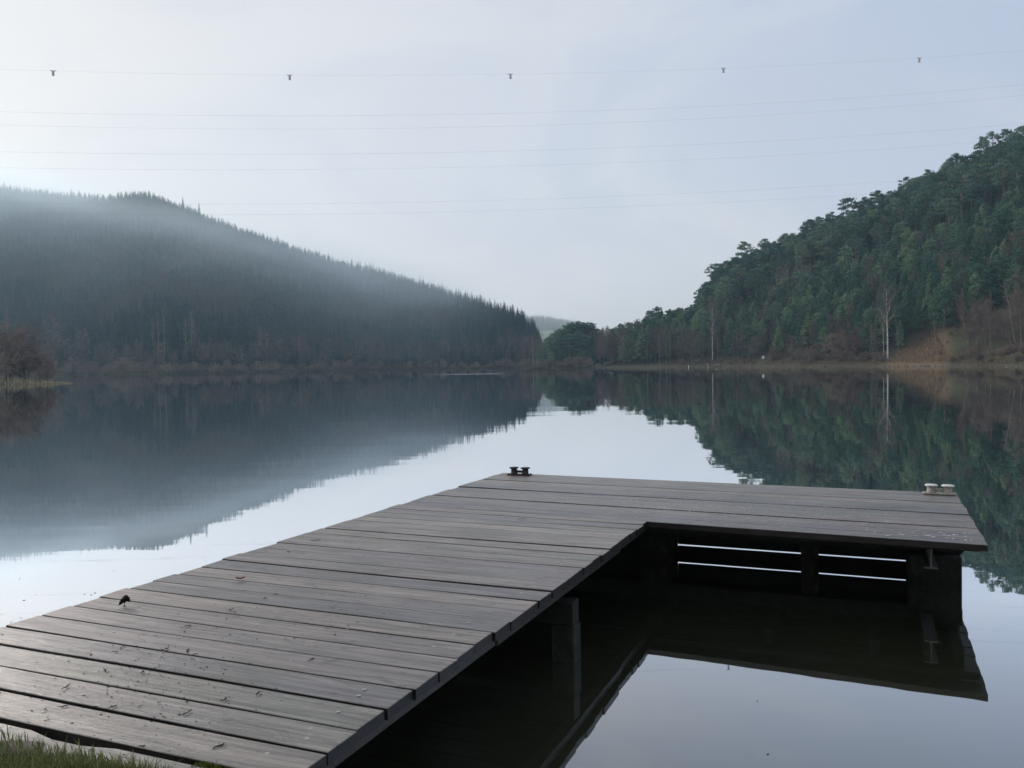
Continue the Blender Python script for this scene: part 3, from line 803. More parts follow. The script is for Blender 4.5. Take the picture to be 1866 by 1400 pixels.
def proto(name, data, mtrunk, mcrown):
    (tv, tq), (cv, cq) = data
    return (quad_mesh(name + '_trunk', tv, tq, mtrunk, smooth=True), quad_mesh(name + '_crown', cv, cq, mcrown), data)
PINE = [proto('pine', make_pine(100 + i, 19 + (i % 3)), M['pinebark'], M['pine']) for i in range(6)]
YOUNG = [proto('young_pine', make_young(200 + i, 10.5 + (i % 3) * .8), M['bark'], M['young']) for i in range(6)]
ROUND = [proto('round_pine', make_round(250 + i, 12.5 + (i % 3) * .7), M['pinebark'], M['young']) for i in range(5)]
SPRUCE = [proto('spruce', make_spruce(300 + i), M['bark'], M['spruce']) for i in range(5)]
BARE = [proto('bare_tree', make_bare(400 + i), M['bark'], M['redtwig'] if i % 2 else M['twig']) for i in range(6)]
BUSH = [proto('bush', make_bare(500 + i, 5.0, .06, .5, .06, 12, 6, 7, 4, .8), M['bark'], M['bushtwig']) for i in range(4)]
BIRCH = [proto('birch', make_birch(600 + i), M['birchbark'], M['redtwig']) for i in range(3)]
POLE = [proto('pole_tree', make_bare(700 + i, 13, .5, .20, .10, 12, 6, 6, 1, 1.3, .10), M['palebark'], M['twig']) for i in range(3)]

COUNT = {}
def plant(name, protos, x, y, H, label, cat, group=None, z=None, wide=1.0, tilt=None, idx=None, sink=.15):
    p = protos[rnd.randrange(len(protos)) if idx is None else idx]
    Hp = float(p[2][0][0][:, 2].max())
    t = empty(name, (x, y, float(height(x, y)) - sink if z is None else z), rnd.uniform(0, 6.28))
    s = H / Hp; t.scale = (s * wide, s * wide, s)
    if tilt: t.rotation_euler = (tilt[0], tilt[1], 0 if len(tilt) < 3 else tilt[2])
    tag(t, label, cat, group)
    for part, me in (('trunk', p[0]), ('crown', p[1])):
        o = bpy.data.objects.new(part, me); COL.objects.link(o); o.parent = t
    COUNT[name] = COUNT.get(name, 0) + 1
    return t
def px2x(u, y): return (u - 933) / F * y
def top2h(py, x, y): return (YH - (700 + (py - 700) * math.cos(ROLL) + (float(uof(x, y)) - 933) * math.sin(ROLL))) / F * y + CAM_Z - float(height(x, y))

def mass(name, items, label):
    """one mesh of many trees: items = (data, x, y, z, scale, rot, tint)"""
    for which, mat in ((0, None), (1, None)): pass
    Vs, Qs, Ts, n = [], [], [], 0
    for (V, Q), x, y, z, s, a, tint in items:
        ca, sa = math.cos(a), math.sin(a)
        W = np.empty_like(V); W[:, 0] = (V[:, 0] * ca - V[:, 1] * sa) * s + x; W[:, 1] = (V[:, 0] * sa + V[:, 1] * ca) * s + y; W[:, 2] = V[:, 2] * s + z
        Vs.append(W); Qs.append(Q + n); n += len(V); Ts.append(np.full(len(Q), tint))
    return np.concatenate(Vs), np.concatenate(Qs), np.concatenate(Ts)

def zone_r(u):
    for lim, s in ((1290, 'behind the brown trees of the spit'), (1370, 'at the steep hill end'), (1480, 'uphill of the white shore sign'), (1580, 'uphill of the rounded shore bushes'),
                   (1655, 'uphill of the big forked birch'), (1745, 'uphill of the brown grass bank'), (9999, 'uphill of the leaning pale trunks')):
        if u < lim: return s
def zone_l(u):
    for lim, s in ((140, 'above the reed bank'), (270, 'above the round grey bushes'), (420, 'above the pale bare trunks'), (600, 'where the shore starts receding'), (720, 'above the reddish tree'), (860, 'above the pale water strip'), (9999, 'at the low hill end')):
        if u < lim: return s

# ---- misty hill (spruces)
LIGHT = [make_spruce(330 + i, 17, 11, 7, False) for i in range(4)]
LBARE = [make_bare(430 + i, 11, .2, .36, .13, 11, 4, 5) for i in range(3)]
pts = []
sp = 3.4
for yy in np.arange(345, 870, sp):
    for xx in np.arange(-660, 40, sp):
        x, y = xx + rnd.uniform(-2.0, 2.0), yy + rnd.uniform(-2.0, 2.0); u = float(uof(x, y))
        if u < -260 or u > 986: continue
        t = (y - float(Y0_L(u))) / (float(YR_L(u)) - float(Y0_L(u)))
        if t < .02 or t > 1.06: continue
        pts.append((x, y, u, t))
mass_pts, front, sky = [], [], []
for p in pts:
    x, y, u, t = p
    if .94 < t < 1.0 and -20 < u < 986: sky.append(p)
    elif t < .085 and -20 < u: front.append(p)
    else: mass_pts.append(p)
rnd.shuffle(front); rnd.shuffle(sky)
mass_pts += front[150:] + sky[120:]; front, sky = front[:150], sky[:120]
def tall(u, x=0, y=0): return (1.0 + .16 * (rnd.random() ** 3) - .22 * rnd.random()) * (1 + .13 * math.sin(x * .21 + math.sin(y * .17)) * math.sin(y * .19))
for x, y, u, t in front:
    z = zone_l(u)
    plant('spruce_tree', SPRUCE, x, y, 11.5 * tall(u), 'dark spruce low on the misty hillside ' + z, 'spruce', 'low spruces of the misty hill ' + z)
for x, y, u, t in sky:
    z = zone_l(u)
    plant('spruce_tree', SPRUCE, x, y, 10.4 * tall(u), 'fog-faded crest spruce of the misty hill ' + z, 'spruce', 'crest spruces of the misty hill ' + z)
# two firs that stand clear of the crest
for u, py, lab in ((370, 371, 'pointed lone fir standing clear on the falling misty crest'), (341, 360, 'ragged tall fir just uphill of the lone pointed fir')):
    y = float(YR_L(u)) - 8; x = px2x(u, y)
    plant('fir_tree', SPRUCE, x, y, top2h(py, x, y), lab, 'fir', wide=.8)
def build_mass(name, items, mats, label):
    both = []
    for j in (0, 1): both.append(mass(name, [(it[0][j], *it[1:]) for it in items], label))
    (V0, Q0, T0), (V1, Q1, T1) = both
    me = quad_mesh(name, np.concatenate([V0, V1]), np.concatenate([Q0, Q1 + len(V0)]), mats[0], np.concatenate([T0, T1]))
    me.materials.append(mats[1]); me.polygons.foreach_set('material_index', np.concatenate([np.zeros(len(Q0), np.int32), np.ones(len(Q1), np.int32)]))
    return tag(link(name, me), label, None, None, 'stuff')
items, bitems = [], []
for x, y, u, t in mass_pts:
    z = float(height(x, y)) - .2
    patch = math.sin(x * .031 + 1) * math.sin(y * .043) + .35 * math.sin(x * .11)
    if patch > .52 and t < .9 and rnd.random() < .75: bitems.append((rnd.choice(LBARE), x, y, z, rnd.uniform(.95, 1.35), rnd.uniform(0, 6), rnd.random()))
    else: items.append((rnd.choice(LIGHT), x, y, z, .64 * tall(u, x, y), rnd.uniform(0, 6), rnd.random()))
build_mass('spruce_forest', items, (M['bark'], M['spruce']), 'misty dark spruce forest covering the far hillside')
build_mass('bare_woods', bitems, (M['bark'], M['greytwig']), 'leafless patches of woodland within the misty spruce slope')

# ---- far hill behind the valley
FAR_SKY = sky_tab([(900, 570), (950, 570), (985, 572), (1020, 578), (1055, 583), (1072, 590), (1090, 603), (1130, 612)])
items = []
for yy in np.arange(900, 1120, 8):
    for xx in np.arange(-20, 150, 4.5):
        x, y = xx + rnd.uniform(-2, 2), yy + rnd.uniform(-3, 3); u = float(uof(x, y))
        prof = float(FAR_SKY(u))
        z = float(height(x, y)); h = (YH - prof) / F * y + CAM_Z - z
        if h < 4: continue
        items.append((rnd.choice(LIGHT), x, y, z - .5, min(h, 21) / 17.5 * rnd.uniform(.8, 1.02), rnd.uniform(0, 6), rnd.random()))
for i in range(170):
    u = rnd.uniform(940, 1180); y = rnd.uniform(552, 615); x = px2x(u, y)
    items.append((rnd.choice(LBARE + LIGHT), x, y, float(height(x, y)) - .3, rnd.uniform(.4, .62), rnd.uniform(0, 6), rnd.random()))
build_mass('far_woods', items, (M['bark'], M['spruce']), 'pale far wood above the green meadow in the valley gap')

# ---- shore of the misty hill: leafless trees, bushes, pale trunks
for i in range(92):
    u = -30 + 1000 * (i + rnd.random()) / 92
    y = float(Y0_L(u)) + rnd.uniform(1.5, 14); x = px2x(u, y)
    z = zone_l(u).replace('above', 'below the spruces by') if 'above' in zone_l(u) else zone_l(u)
    plant('bare_tree', BARE, x, y, rnd.uniform(7.0, 12.5) * (1 + .25 * (u > 500)), 'grey leafless tree, misty shore, ' + z, 'bare tree', 'leafless waterline trees ' + z, wide=rnd.uniform(1.0, 1.35))
for u, top, wpx, dy, lab in ((168, 655, 44, .6, 'low round grey bush at the water just past the reed bank'), (225, 652, 60, .8, 'pair-like broad grey dome bush at the misty waterline'), (262, 657, 50, 1.4, 'grey dome bush at the end of the round bush row'),
                             (135, 652, 50, 1.2, 'grey bush rising behind the tip of the reed bank')):
    y = float(Y0_L(u)) + dy; x = px2x(u, y); h = top2h(top, x, y)
    plant('bush', BUSH, x, y, h, lab, 'bush', wide=max(1.0, wpx / F * y / (h * 1.05)))
for u, top, dy, wide, lab in ((100, 578, 6, 1.35, 'large mauve leafless tree behind the reed bank'), (35, 590, 9, 1.2, 'mauve leafless tree behind the brown thicket of the reed bank'), (150, 600, 8, 1.1, 'mauve leafless tree sloping down beside the round bushes'), (688, 610, 5, 1.5, 'reddish round-crowned leafless tree alone on the misty waterline'),
                              (385, 618, 5, 1.4, 'broad leafless tree below the pale bare trunks'), (480, 600, 8, 1.1, 'tall grey leafless tree by the dark middle of the misty shore')):
    y = float(Y0_L(u)) + dy; x = px2x(u, y)
    plant('bare_tree', BARE, x, y, top2h(top, x, y), lab, 'bare tree', wide=wide, idx=1)
for u in (280, 290, 301, 340, 352, 358, 14):
    y = float(Y0_L(u)) + 12 + rnd.uniform(-1, 2); x = px2x(u, y)
    if u == 14: plant('pole_tree', POLE, x, y, top2h(540, x, y), 'thin pale trunk in front of the mist above the brown thicket', 'bare tree', wide=.6)
    else: plant('pole_tree', POLE, x, y, top2h(rnd.uniform(560, 585), x, y), 'thin pale upright trunk in the row on the misty slope', 'bare tree', 'pale upright trunks on the misty slope', wide=.6)
for i in range(95):
    u = 120 + 850 * (i + rnd.random()) / 95; y = float(Y0_L(u)) + rnd.uniform(.3, 3.5); x = px2x(u, y); z = zone_l(u).replace('above', 'below the spruces by')
    plant('bush', BUSH, x, y, rnd.uniform(2.0, 5.0), 'low grey bush, misty shore, ' + z, 'bush', 'low bushes on the misty shore ' + z, wide=rnd.uniform(1.2, 1.6))
# reed bank with its brown thicket
for k, (u, y, top, wide) in enumerate(((-40, 143, 592, 1.3), (15, 142, 598, 1.25), (52, 144, 608, 1.2), (-10, 136, 624, 1.2), (84, 143, 632, 1.3), (-90, 145, 600, 1.2))):
    x = px2x(u, y)
    plant('bush', BUSH, x, y, top2h(top, x, y), ('tall brown leafless bush on the reed bank', 'dense brown bush in the middle of the reed bank', 'rounded brown bush towards the tip of the reed bank', 'dark bush in front on the reed bank', 'low spreading bush nearest the tip of the reed bank', 'brown bush at the landward end of the reed bank')[k], 'bush', wide=wide)
P, Hh = [], []
while len(P) < 9000:
    x, y = rnd.uniform(-135, -72), rnd.uniform(128, 154)
    q = ((x + 113) / 41) ** 2 + ((y - 141) / 13.0) ** 2
    if q > .92: continue
    edge = q > .45
    P.append((x, y, float(height(x, y)) - .05)); Hh.append(rnd.uniform(.35, 1.35) * (.55 if q > .8 else 1) * (.7 if x > -78 else 1))
V, Q, t = blades(P, Hh, .034, 1.1)
tag(link('reeds', quad_mesh('reeds', V, Q, M['reed'], t)), 'pale dry reeds and grass on the low bank by the misty shore', None, None, 'stuff')

# ---- pine hill
def on_bank(u, y, m=0.0): return 1612 < u < 1750 and (y - float(Y0_R(u))) < max(0, (u - 1614)) * .20 * (1 if u < 1700 else max(0, 1 - (u - 1700) / 30)) + m
pts = []
sp = 4.3
for yy in np.arange(165, 450, sp):
    for xx in np.arange(15, 300, sp):
        x, y = xx + rnd.uniform(-1.9, 1.9), yy + rnd.uniform(-1.9, 1.9); u = float(uof(x, y))
        if u < 1115 or u > 2120: continue
        t = (y - float(Y0_R(u))) / (float(YR_R(u)) - float(Y0_R(u)))
        if t < .05 or t > 1.16: continue
        if on_bank(u, y, 2.5): continue
        if u > 1735 and t < .14: continue
        pts.append((x, y, u, t))
tallp, youngp, under = [], [], []
for p in pts:
    x, y, u, t = p
    lim = np.interp(u, [1285, 1340, 1450, 1560, 1700, 1866, 2100], [.30, .52, .66, .62, .60, .60, .6])
    if u < 1292: (youngp).append(p) if t > .10 and rnd.random() < .6 else None
    elif t > lim + rnd.uniform(-.05, .05):
        if rnd.random() < .80: tallp.append(p)
        if rnd.random() < (.42 if t < .8 else .9): under.append((x + 2, y + 2, u, t))
    else: youngp.append(p)
def vis(p): return -10 < p[2] < 1890
tallp.sort(key=lambda p: (not vis(p), p[3] < .9 and rnd.random() < .25, p[1])); youngp.sort(key=lambda p: (not vis(p), p[1]))
ROWS = ((.25, 'low'), (.5, 'midway up'), (.8, 'high up'), (9, 'on the crest'))
def row(t): return next(s for l, s in ROWS if t < l)
items_p, items_y = [], []
for i, (x, y, u, t) in enumerate(tallp):
    H = rnd.uniform(13.5, 21.0) * (.88 if u < 1310 else 1)
    if t > .90: H *= rnd.uniform(.74, 1.14)
    if i < 285 and u < 1900:
        z = zone_r(u) + ' ' + row(t)
        plant('pine_tree', PINE, x, y, H, 'tall bare-stemmed pine ' + row(t) + ' ' + zone_r(u), 'pine', 'tall pines ' + z, wide=rnd.uniform(.72, 1.1), tilt=(rnd.gauss(0, .03), rnd.gauss(0, .03)))
    else: items_p.append((rnd.choice(PINE)[2], x, y, float(height(x, y)) - .2, H / 19, rnd.uniform(0, 6), rnd.random()))
for i, (x, y, u, t) in enumerate(youngp):
    H = rnd.uniform(6.5, 12.5)
    if u < 1292: H = rnd.uniform(11, 15)
    if i < 285 and u < 1900:
        z = zone_r(u) + ' ' + row(t)
        plant('young_pine', ROUND if u < 1292 or rnd.random() < .38 else YOUNG, x, y, H, 'bushy green young pine ' + row(t) + ' ' + zone_r(u), 'pine', 'bushy young pines ' + z, wide=rnd.uniform(.8, 1.15))
    else: items_y.append((rnd.choice(YOUNG + ROUND[:3])[2], x, y, float(height(x, y)) - .2, H / 11.5, rnd.uniform(0, 6), rnd.random()))
for x, y, u, t in under: items_y.append((rnd.choice(YOUNG)[2], x, y, float(height(x, y)) - .3, rnd.uniform(.6, 1.0), rnd.uniform(0, 6), rnd.random()))
build_mass('pine_forest', items_p, (M['pinebark'], M['pine']), 'tall pines crowding the rest of the pine hill')
build_mass('young_pine_forest', items_y, (M['bark'], M['young']), 'dense bushy pines filling the rest of the pine slope')
for i in range(46):
    u = rnd.uniform(1300, 1880); y0, y1 = float(Y0_R(u)), float(YR_R(u)); t = rnd.uniform(.06, .5); y = y0 + t * (y1 - y0); x = px2x(u, y)
    if on_bank(u, y, 4): continue
    plant('bare_tree', BARE, x, y, rnd.uniform(9, 13.5), 'greyish leafless tree among the pines ' + row(t) + ' ' + zone_r(u), 'bare tree', 'leafless trees among pines ' + row(t) + ' ' + zone_r(u), wide=.9)
# pines that stand out on the crest
for u, py, wide, lab in ((1543, 364, .9, 'lone flat-layered pine rising above the crest with sky between its boughs'), (1572, 363, 1.0, 'round-headed pine next to the lone flat-layered crest pine'), (1838, 240, 1.1, 'topmost pine of the hill with a flat spreading head'), (1312, 482, 1.2, 'pine leaning out at the top of the steep hill end'), (1288, 528, 1.1, 'pine overhanging the foot of the steep hill end')):
    y = float(YR_R(u)) - 4; x = px2x(u, y)
    plant('pine_tree', PINE, x, y, top2h(py, x, y), lab, 'pine', wide=wide)
# birch clump half way up, in front of the tall pines
for k, u in enumerate((1418, 1426, 1437, 1446, 1453, 1462, 1472, 1478)):
    y = float(Y0_R(u)) + .52 * (float(YR_R(u)) - float(Y0_R(u))) + rnd.uniform(-2, 2); x = px2x(u, y)
    plant('birch_tree', BIRCH, x, y, top2h(rnd.uniform(476, 496), x, y), 'pale leafless birch in the pinkish clump halfway up the pine hill', 'birch', 'birch clump halfway up the pine hill', wide=.8)

for u, y, top in ((1076, 366, 606), (1084, 370, 603), (1091, 362, 602), (1098, 368, 600), (1104, 360, 598), (1112, 366, 597), (1094, 350, 612), (1107, 348, 610), (1120, 352, 602)):
    x = px2x(u, y); plant('bare_tree', BARE, x, y, top2h(top, x, y), 'brown leafless tree in the dip between the spit pines and the brown trees', 'bare tree', 'trees in the dip behind the spit', wide=1.0)
# ---- green pines and leafless trees on the spit
SPIT = [(988, 628, 372, 1.), (1000, 618, 373, 1.1), (1014, 611, 371, 1.2), (1028, 601, 374, 1.2), (1042, 593, 374, 1.3), (1056, 591, 371, 1.3), (1070, 592, 373, 1.2), (1084, 598, 372, 1.1),
        (996, 628, 364, 1.), (1010, 622, 363, 1.1), (1024, 617, 364, 1.1), (1038, 612, 362, 1.2), (1052, 609, 363, 1.2), (1066, 612, 362, 1.1), (1080, 618, 363, 1.), (986, 640, 361, 1.), (1004, 642, 359, 1.1), (1020, 640, 358, 1.1), (1040, 638, 358, 1.1), (1060, 640, 357, 1.1), (1078, 641, 357, 1.)]
for k, (u, top, y, wide) in enumerate(SPIT):
    x = px2x(u, y); h = top2h(top, x, y)
    plant('pine_tree', ROUND, x, y, h * 1.02, ('deep green pine in the back of the clump at the end of the spit', 'short deep green pine in front of the spit clump')[k > 7], 'pine', ('back pines of the spit clump', 'front pines of the spit clump')[k > 7], wide=1.25 * wide)
for u, top, y, lab in ((950, 640, 371, 'thin low bush at the very tip of the spit'), (962, 622, 372, 'wispy grey leafless tree near the tip of the spit'), (972, 612, 369, 'pale slender birch beside the dark pine clump'), (981, 618, 366, 'brownish wispy tree leaning on the pine clump')):
    x = px2x(u, y)
    plant('birch_tree' if u == 972 else 'bare_tree', BIRCH if u == 972 else BARE, x, y, top2h(top, x, y), lab, 'birch' if u == 972 else 'bare tree', wide=1.1)
for i in range(16):
    u = 948 + 135 * (i + rnd.random()) / 16; y = float(Y0_R(u)) + rnd.uniform(.6, 2.5); x = px2x(u, y)
    plant('bush', BUSH, x, y, rnd.uniform(2.0, 4.5), 'low dark bush along the waterline of the spit', 'bush', 'low bushes along the spit', wide=1.3)
edge_r = lerp_tab([(1085, 604), (1097, 597), (1110, 597), (1140, 588), (1165, 578), (1200, 580), (1240, 584), (1285, 592)])
for i in range(50):
    u = 1088 + 209 * (i + rnd.random()) / 50; dy = rnd.choice((2, 7, 14, 22)) + rnd.uniform(0, 5); y = float(Y0_R(u)) + dy; x = px2x(u, y)
    h = top2h(float(edge_r(u)) + rnd.uniform(0, 22) + 26 * rnd.random() ** 3 + (0 if dy > 10 else 12), x, y)
    half = 'past the dark pine clump' if u < 1190 else 'near the tall slim birch'
    plant('bare_tree', BARE, x, y, h, 'reddish brown leafless tree ' + ('in the front row ' if dy < 10 else 'in the back rows ') + half, 'bare tree', 'brown trees %s %s' % ('front' if dy < 10 else 'back', half), wide=rnd.uniform(.75, 1.0), idx=rnd.choice((1, 3, 5, 1, 0)))
for u, top in ((1215, 622), (1222, 626), (1203, 630), (1308, 640), (1345, 622), (1180, 632)):
    y = float(Y0_R(u)) + 2.5; x = px2x(u, y)
    plant('pole_tree', POLE, x, y, top2h(top - 22, x, y), 'thin pale stem among the brown trees of the right shore' if u < 1250 else 'thin pale stem near the white shore sign', 'bare tree', 'thin pale stems among brown trees' if u < 1250 else 'thin pale stems near the sign', wide=.55)
# ---- right shore front
def shore(u, d): y = float(Y0_R(u)) + d; return px2x(u, y), y
x, y = shore(1299, 4); plant('birch_tree', BIRCH, x, y, top2h(546, x, y), 'tall slim white birch at the foot of the steep hill end', 'birch', wide=.85, idx=0)
x, y = shore(1618, 3); plant('birch_tree', BIRCH, x, y, top2h(516, x, y), 'big forked white birch beside the brown grass bank', 'birch', wide=1.15, idx=1)
x, y = shore(1611, 5); plant('birch_tree', BIRCH, x, y, top2h(560, x, y), 'slimmer white birch standing against the big forked birch', 'birch', wide=.7, tilt=(0, -.05, .3), idx=2)
for u, top, tl in ((1591, 590, -.04), (1600, 598, -.12), (1638, 585, -.02)):
    x, y = shore(u, 5); plant('pole_tree', POLE, x, y, top2h(top, x, y), 'thin dark stem flanking the big forked birch', 'bare tree', 'thin stems by the big birch', wide=.6, tilt=(0, tl, 0))
for i in range(26):
    u = 1305 + 300 * (i + rnd.random()) / 26
    if 1382 < u < 1400: u += 22
    x, y = shore(u, rnd.uniform(2, 16))
    z = zone_r(u).replace('uphill of', 'beside')
    plant('bare_tree', BARE, x, y, rnd.uniform(6, 11), 'brown leafless shore tree ' + z, 'bare tree', 'brown shore trees ' + z, wide=rnd.uniform(.9, 1.15))
for u, top, w, lab in ((1411, 630, 28, 'conical brown bush just past the white shore sign'), (1455, 634, 22, 'gnarled small grey tree at the waterline'), (1483, 622, 44, 'brown rounded shore bush behind the gnarled tree'), (1520, 603, 70, 'large rounded brown bush on the shore'), (1560, 590, 70, 'largest rounded brown bush left of the big birch'), (1545, 636, 60, 'low spreading brown bush before the large rounded one'), (1585, 640, 36, 'low brown bush at the foot of the big birch')):
    x, y = shore(u, 3 if top > 620 else 6); h = top2h(top, x, y)
    plant('bush', BUSH, x, y, h, lab, 'bush', wide=max(.8, w / F * y / (h * 1.15)))
for u, top, tl, lab in ((1706, 580, .0, 'slim leafless tree standing on the brown grass bank'), (1764, 570, -.14, 'pale trunk leaning most of the group right of the bank'), (1781, 560, -.06, 'tall pale trunk next to the most leaning one'), (1797, 590, -.10, 'short leaning pale trunk of the group'), (1806, 552, .0, 'upright dark stem behind the leaning trunks'), (1850, 512, -.10, 'tall tree with a pale upper trunk at the picture edge'), (1862, 560, .03, 'thin stem next to the tall pale-trunked edge tree'), (1842, 600, -.12, 'short crooked stem below the tall edge tree'), (1780, 590, -.12, 'thin leaning stem in the middle of the leaning group')):
    x, y = shore(u, rnd.uniform(5, 9)); plant('pole_tree', POLE, x, y, top2h(top, x, y), lab, 'bare tree', wide=1.0, tilt=(0, tl, 0))
for i in range(84):
    u = 1738 + 214 * (i + rnd.random()) / 84; x, y = shore(u, rnd.uniform(3, 30) if u > 1752 else rnd.uniform(16, 30)); top = rnd.uniform(528, 600)
    plant('bare_tree', BARE, x, y, min(top2h(top, x, y), 14), 'brown leafless tree ' + ('close behind the leaning pale trunks' if y < Y0_R(u) + 12 else 'on the slope above the leaning pale trunks'), 'bare tree', 'brown trees ' + ('behind leaning trunks' if y < Y0_R(u) + 12 else 'above leaning trunks'), wide=rnd.uniform(.8, 1.05))
for u, d in ((1632, 11), (1645, 15), (1656, 18), (1668, 21), (1680, 24), (1694, 29), (1724, 27), (1735, 19)):
    x, y = shore(u, d); plant('bare_tree', BARE, x, y, rnd.uniform(3.5, 6), 'dark leafless tree along the top of the brown grass bank', 'bare tree', 'trees topping the brown bank')
for i in range(75):
    u = 1240 + 650 * (i + rnd.random()) / 75
    if 1622 < u < 1735 or 1380 < u < 1402: continue
    x, y = shore(u, rnd.uniform(.8, 4)); z = zone_r(u).replace('uphill of', 'by')
    plant('bush', BUSH, x, y, rnd.uniform(1.0, 2.4), 'low brown waterline scrub bush ' + z, 'bush', 'waterline scrub ' + z, wide=1.4)
for i in range(9):
    u = 1650 + 95 * rnd.random(); d = rnd.uniform(1, 20); x, y = shore(u, d)
    plant('bush', BUSH, x, y, rnd.uniform(.6, 1.4), 'small brown scrub bush dotted over the open grass bank', 'bush', 'scrub dotted over the grass bank', wide=1.3)
# dry grass along that shore and on the bank
P, Hh = [], []
for _ in range(9000):
    u = rnd.uniform(1230, 1900); x, y = shore(u, abs(rnd.gauss(0, 2.2)) + .3)
    P.append((x, y, float(height(x, y)) - .05)); Hh.append(rnd.uniform(.12, .6))
V, Q, t = blades(P, Hh, .030, 1.0)
tag(link('dry_grass', quad_mesh('dry_grass', V, Q, M['straw'], t)), 'pale dry grass fringing the shore below the pine hill', None, None, 'stuff')
P, Hh = [], []
for _ in range(9000):
    u = rnd.uniform(1618, 1738); x, y = shore(u, rnd.uniform(1.0, 28))
    if not on_bank(u, y, 1.0): continue
    P.append((x, y, float(height(x, y)) - .05)); Hh.append(rnd.uniform(.3, 1.1) * (1.6 if rnd.random() < .06 else 1))
V, Q, t = blades(P, Hh, .035, 1.2)
tag(link('bank_grass', quad_mesh('bank_grass', V, Q, M['rust_grass'], t)), 'reddish brown grass on the open bank beside the big birch', None, None, 'stuff')
# stones at the water's edge
bm = bmesh.new()
for i in range(420):
    u = 1225 + 680 * (i + rnd.random()) / 420; x, y = shore(u, rnd.uniform(-.3, .5))
    m_ = Matrix.Translation((x, y, .05 + rnd.uniform(0, .1))) @ Matrix.Rotation(rnd.uniform(0, 6), 4, 'Z') @ Matrix.Diagonal((rnd.uniform(.2, .55), rnd.uniform(.2, .4), rnd.uniform(.12, .28), 1))
    bmesh.ops.create_icosphere(bm, subdivisions=1, radius=1, matrix=m_)
o = from_bm('rubble', bm, M['stone']); tag(o, 'dark stones lining the shore below the pine hill', None, None, 'stuff')

# shore sign, stakes, barrier
def post_thing(name, u, d, label, cat): x, y = shore(u, d); return tag(empty(name, (x, y, float(height(x, y))), 0), label, cat), x, y
t, x, y = post_thing('shore_sign', 1391, 1.6, 'small white sign on a post at the far shore', 'sign')
bm = bmesh.new(); lathe(bm, [(.05, -.3), (.05, 2.3), (.03, 2.32)], 0, 0, 8); from_bm('post', bm, M['post'], t)
bm = bmesh.new(); box_bm(bm, -.38, .38, -.075, -.052, 1.45, 2.35, .0); bmesh.ops.bevel(bm, geom=bm.edges[:], offset=.006, segments=1, affect='EDGES'); from_bm('panel', bm, M['white'], t)
for u, d, h, tl, lab in ((1255, -.4, .75, .1, 'short white stake in the water by the brown trees'), (1291, -.6, 1.35, -.22, 'leaning pale stump at the water near the tall slim birch')):
    x, y = shore(u, d)
    qm = QM(); qm.tube([(0, 0, -.6), (.02, 0, h * .4), (-.04, 0, h * .75), (-.05 + tl * .3, .02, h)], [.15, .13, .10, .06], 8)
    me = qm.mesh('stake', M['white'] if h < 1 else M['birchbark'], True); o = link('stake', me, None, (x, y, 0)); o.rotation_euler = (0, tl, 0); tag(o, lab, 'stake')
x, y = shore(1312, .8)
qm = QM(); qm.tube([(-1.6, 0, .0), (-.4, .1, .12), (1.7, .2, .3)], [.12, .11, .06], 7)
o = link('driftwood_log', qm.mesh('driftwood_log', M['birchbark'], True), None, (x, y, float(height(x, y)) + .05)); tag(o, 'pale bleached log lying on the shore beside the leaning stump', 'log')
t = tag(empty('guard_rail', (0, 0, 0)), 'pale road guard rail above the brown grass bank', 'guard rail')
ry = float(Y0_R(1690)) + 33
ga = (px2x(1652, ry + 5), ry + 5); gb = (px2x(1716, ry - 2), ry - 2)
za = (YH - rect(1652, 598)[1]) / F * ga[1] + CAM_Z; zb = (YH - rect(1716, 594.5)[1]) / F * gb[1] + CAM_Z
bm = bmesh.new()
L = math.hypot(gb[0] - ga[0], gb[1] - ga[1])
prof = [(-.02, -.17), (-.06, -.10), (-.02, 0), (-.06, .10), (-.02, .17), (.0, .17), (-.04, .10), (0, 0), (-.04, -.10), (0, -.17)]
A = [bm.verts.new((0, a, b)) for a, b in prof]; B = [bm.verts.new((L, a, b + zb - za)) for a, b in prof]
for i in range(10): bm.faces.new((A[i], A[(i + 1) % 10], B[(i + 1) % 10], B[i]))
o = from_bm('rail', bm, M['steel'], t, loc=(*ga, za)); o.rotation_euler = (0, 0, math.atan2(gb[1] - ga[1], gb[0] - ga[0]))
for k in range(5):
    f = (k + .5) / 5; x, y = ga[0] + (gb[0] - ga[0]) * f, ga[1] + (gb[1] - ga[1]) * f + .08; z = za + (zb - za) * f
    g0 = min(float(height(x, y)), z - .5)
    bm = bmesh.new(); box_bm(bm, -.05, .05, 0, .1, g0 - z - .3, .15); from_bm('rail_post', bm, M['steel'], t, loc=(x, y, z))

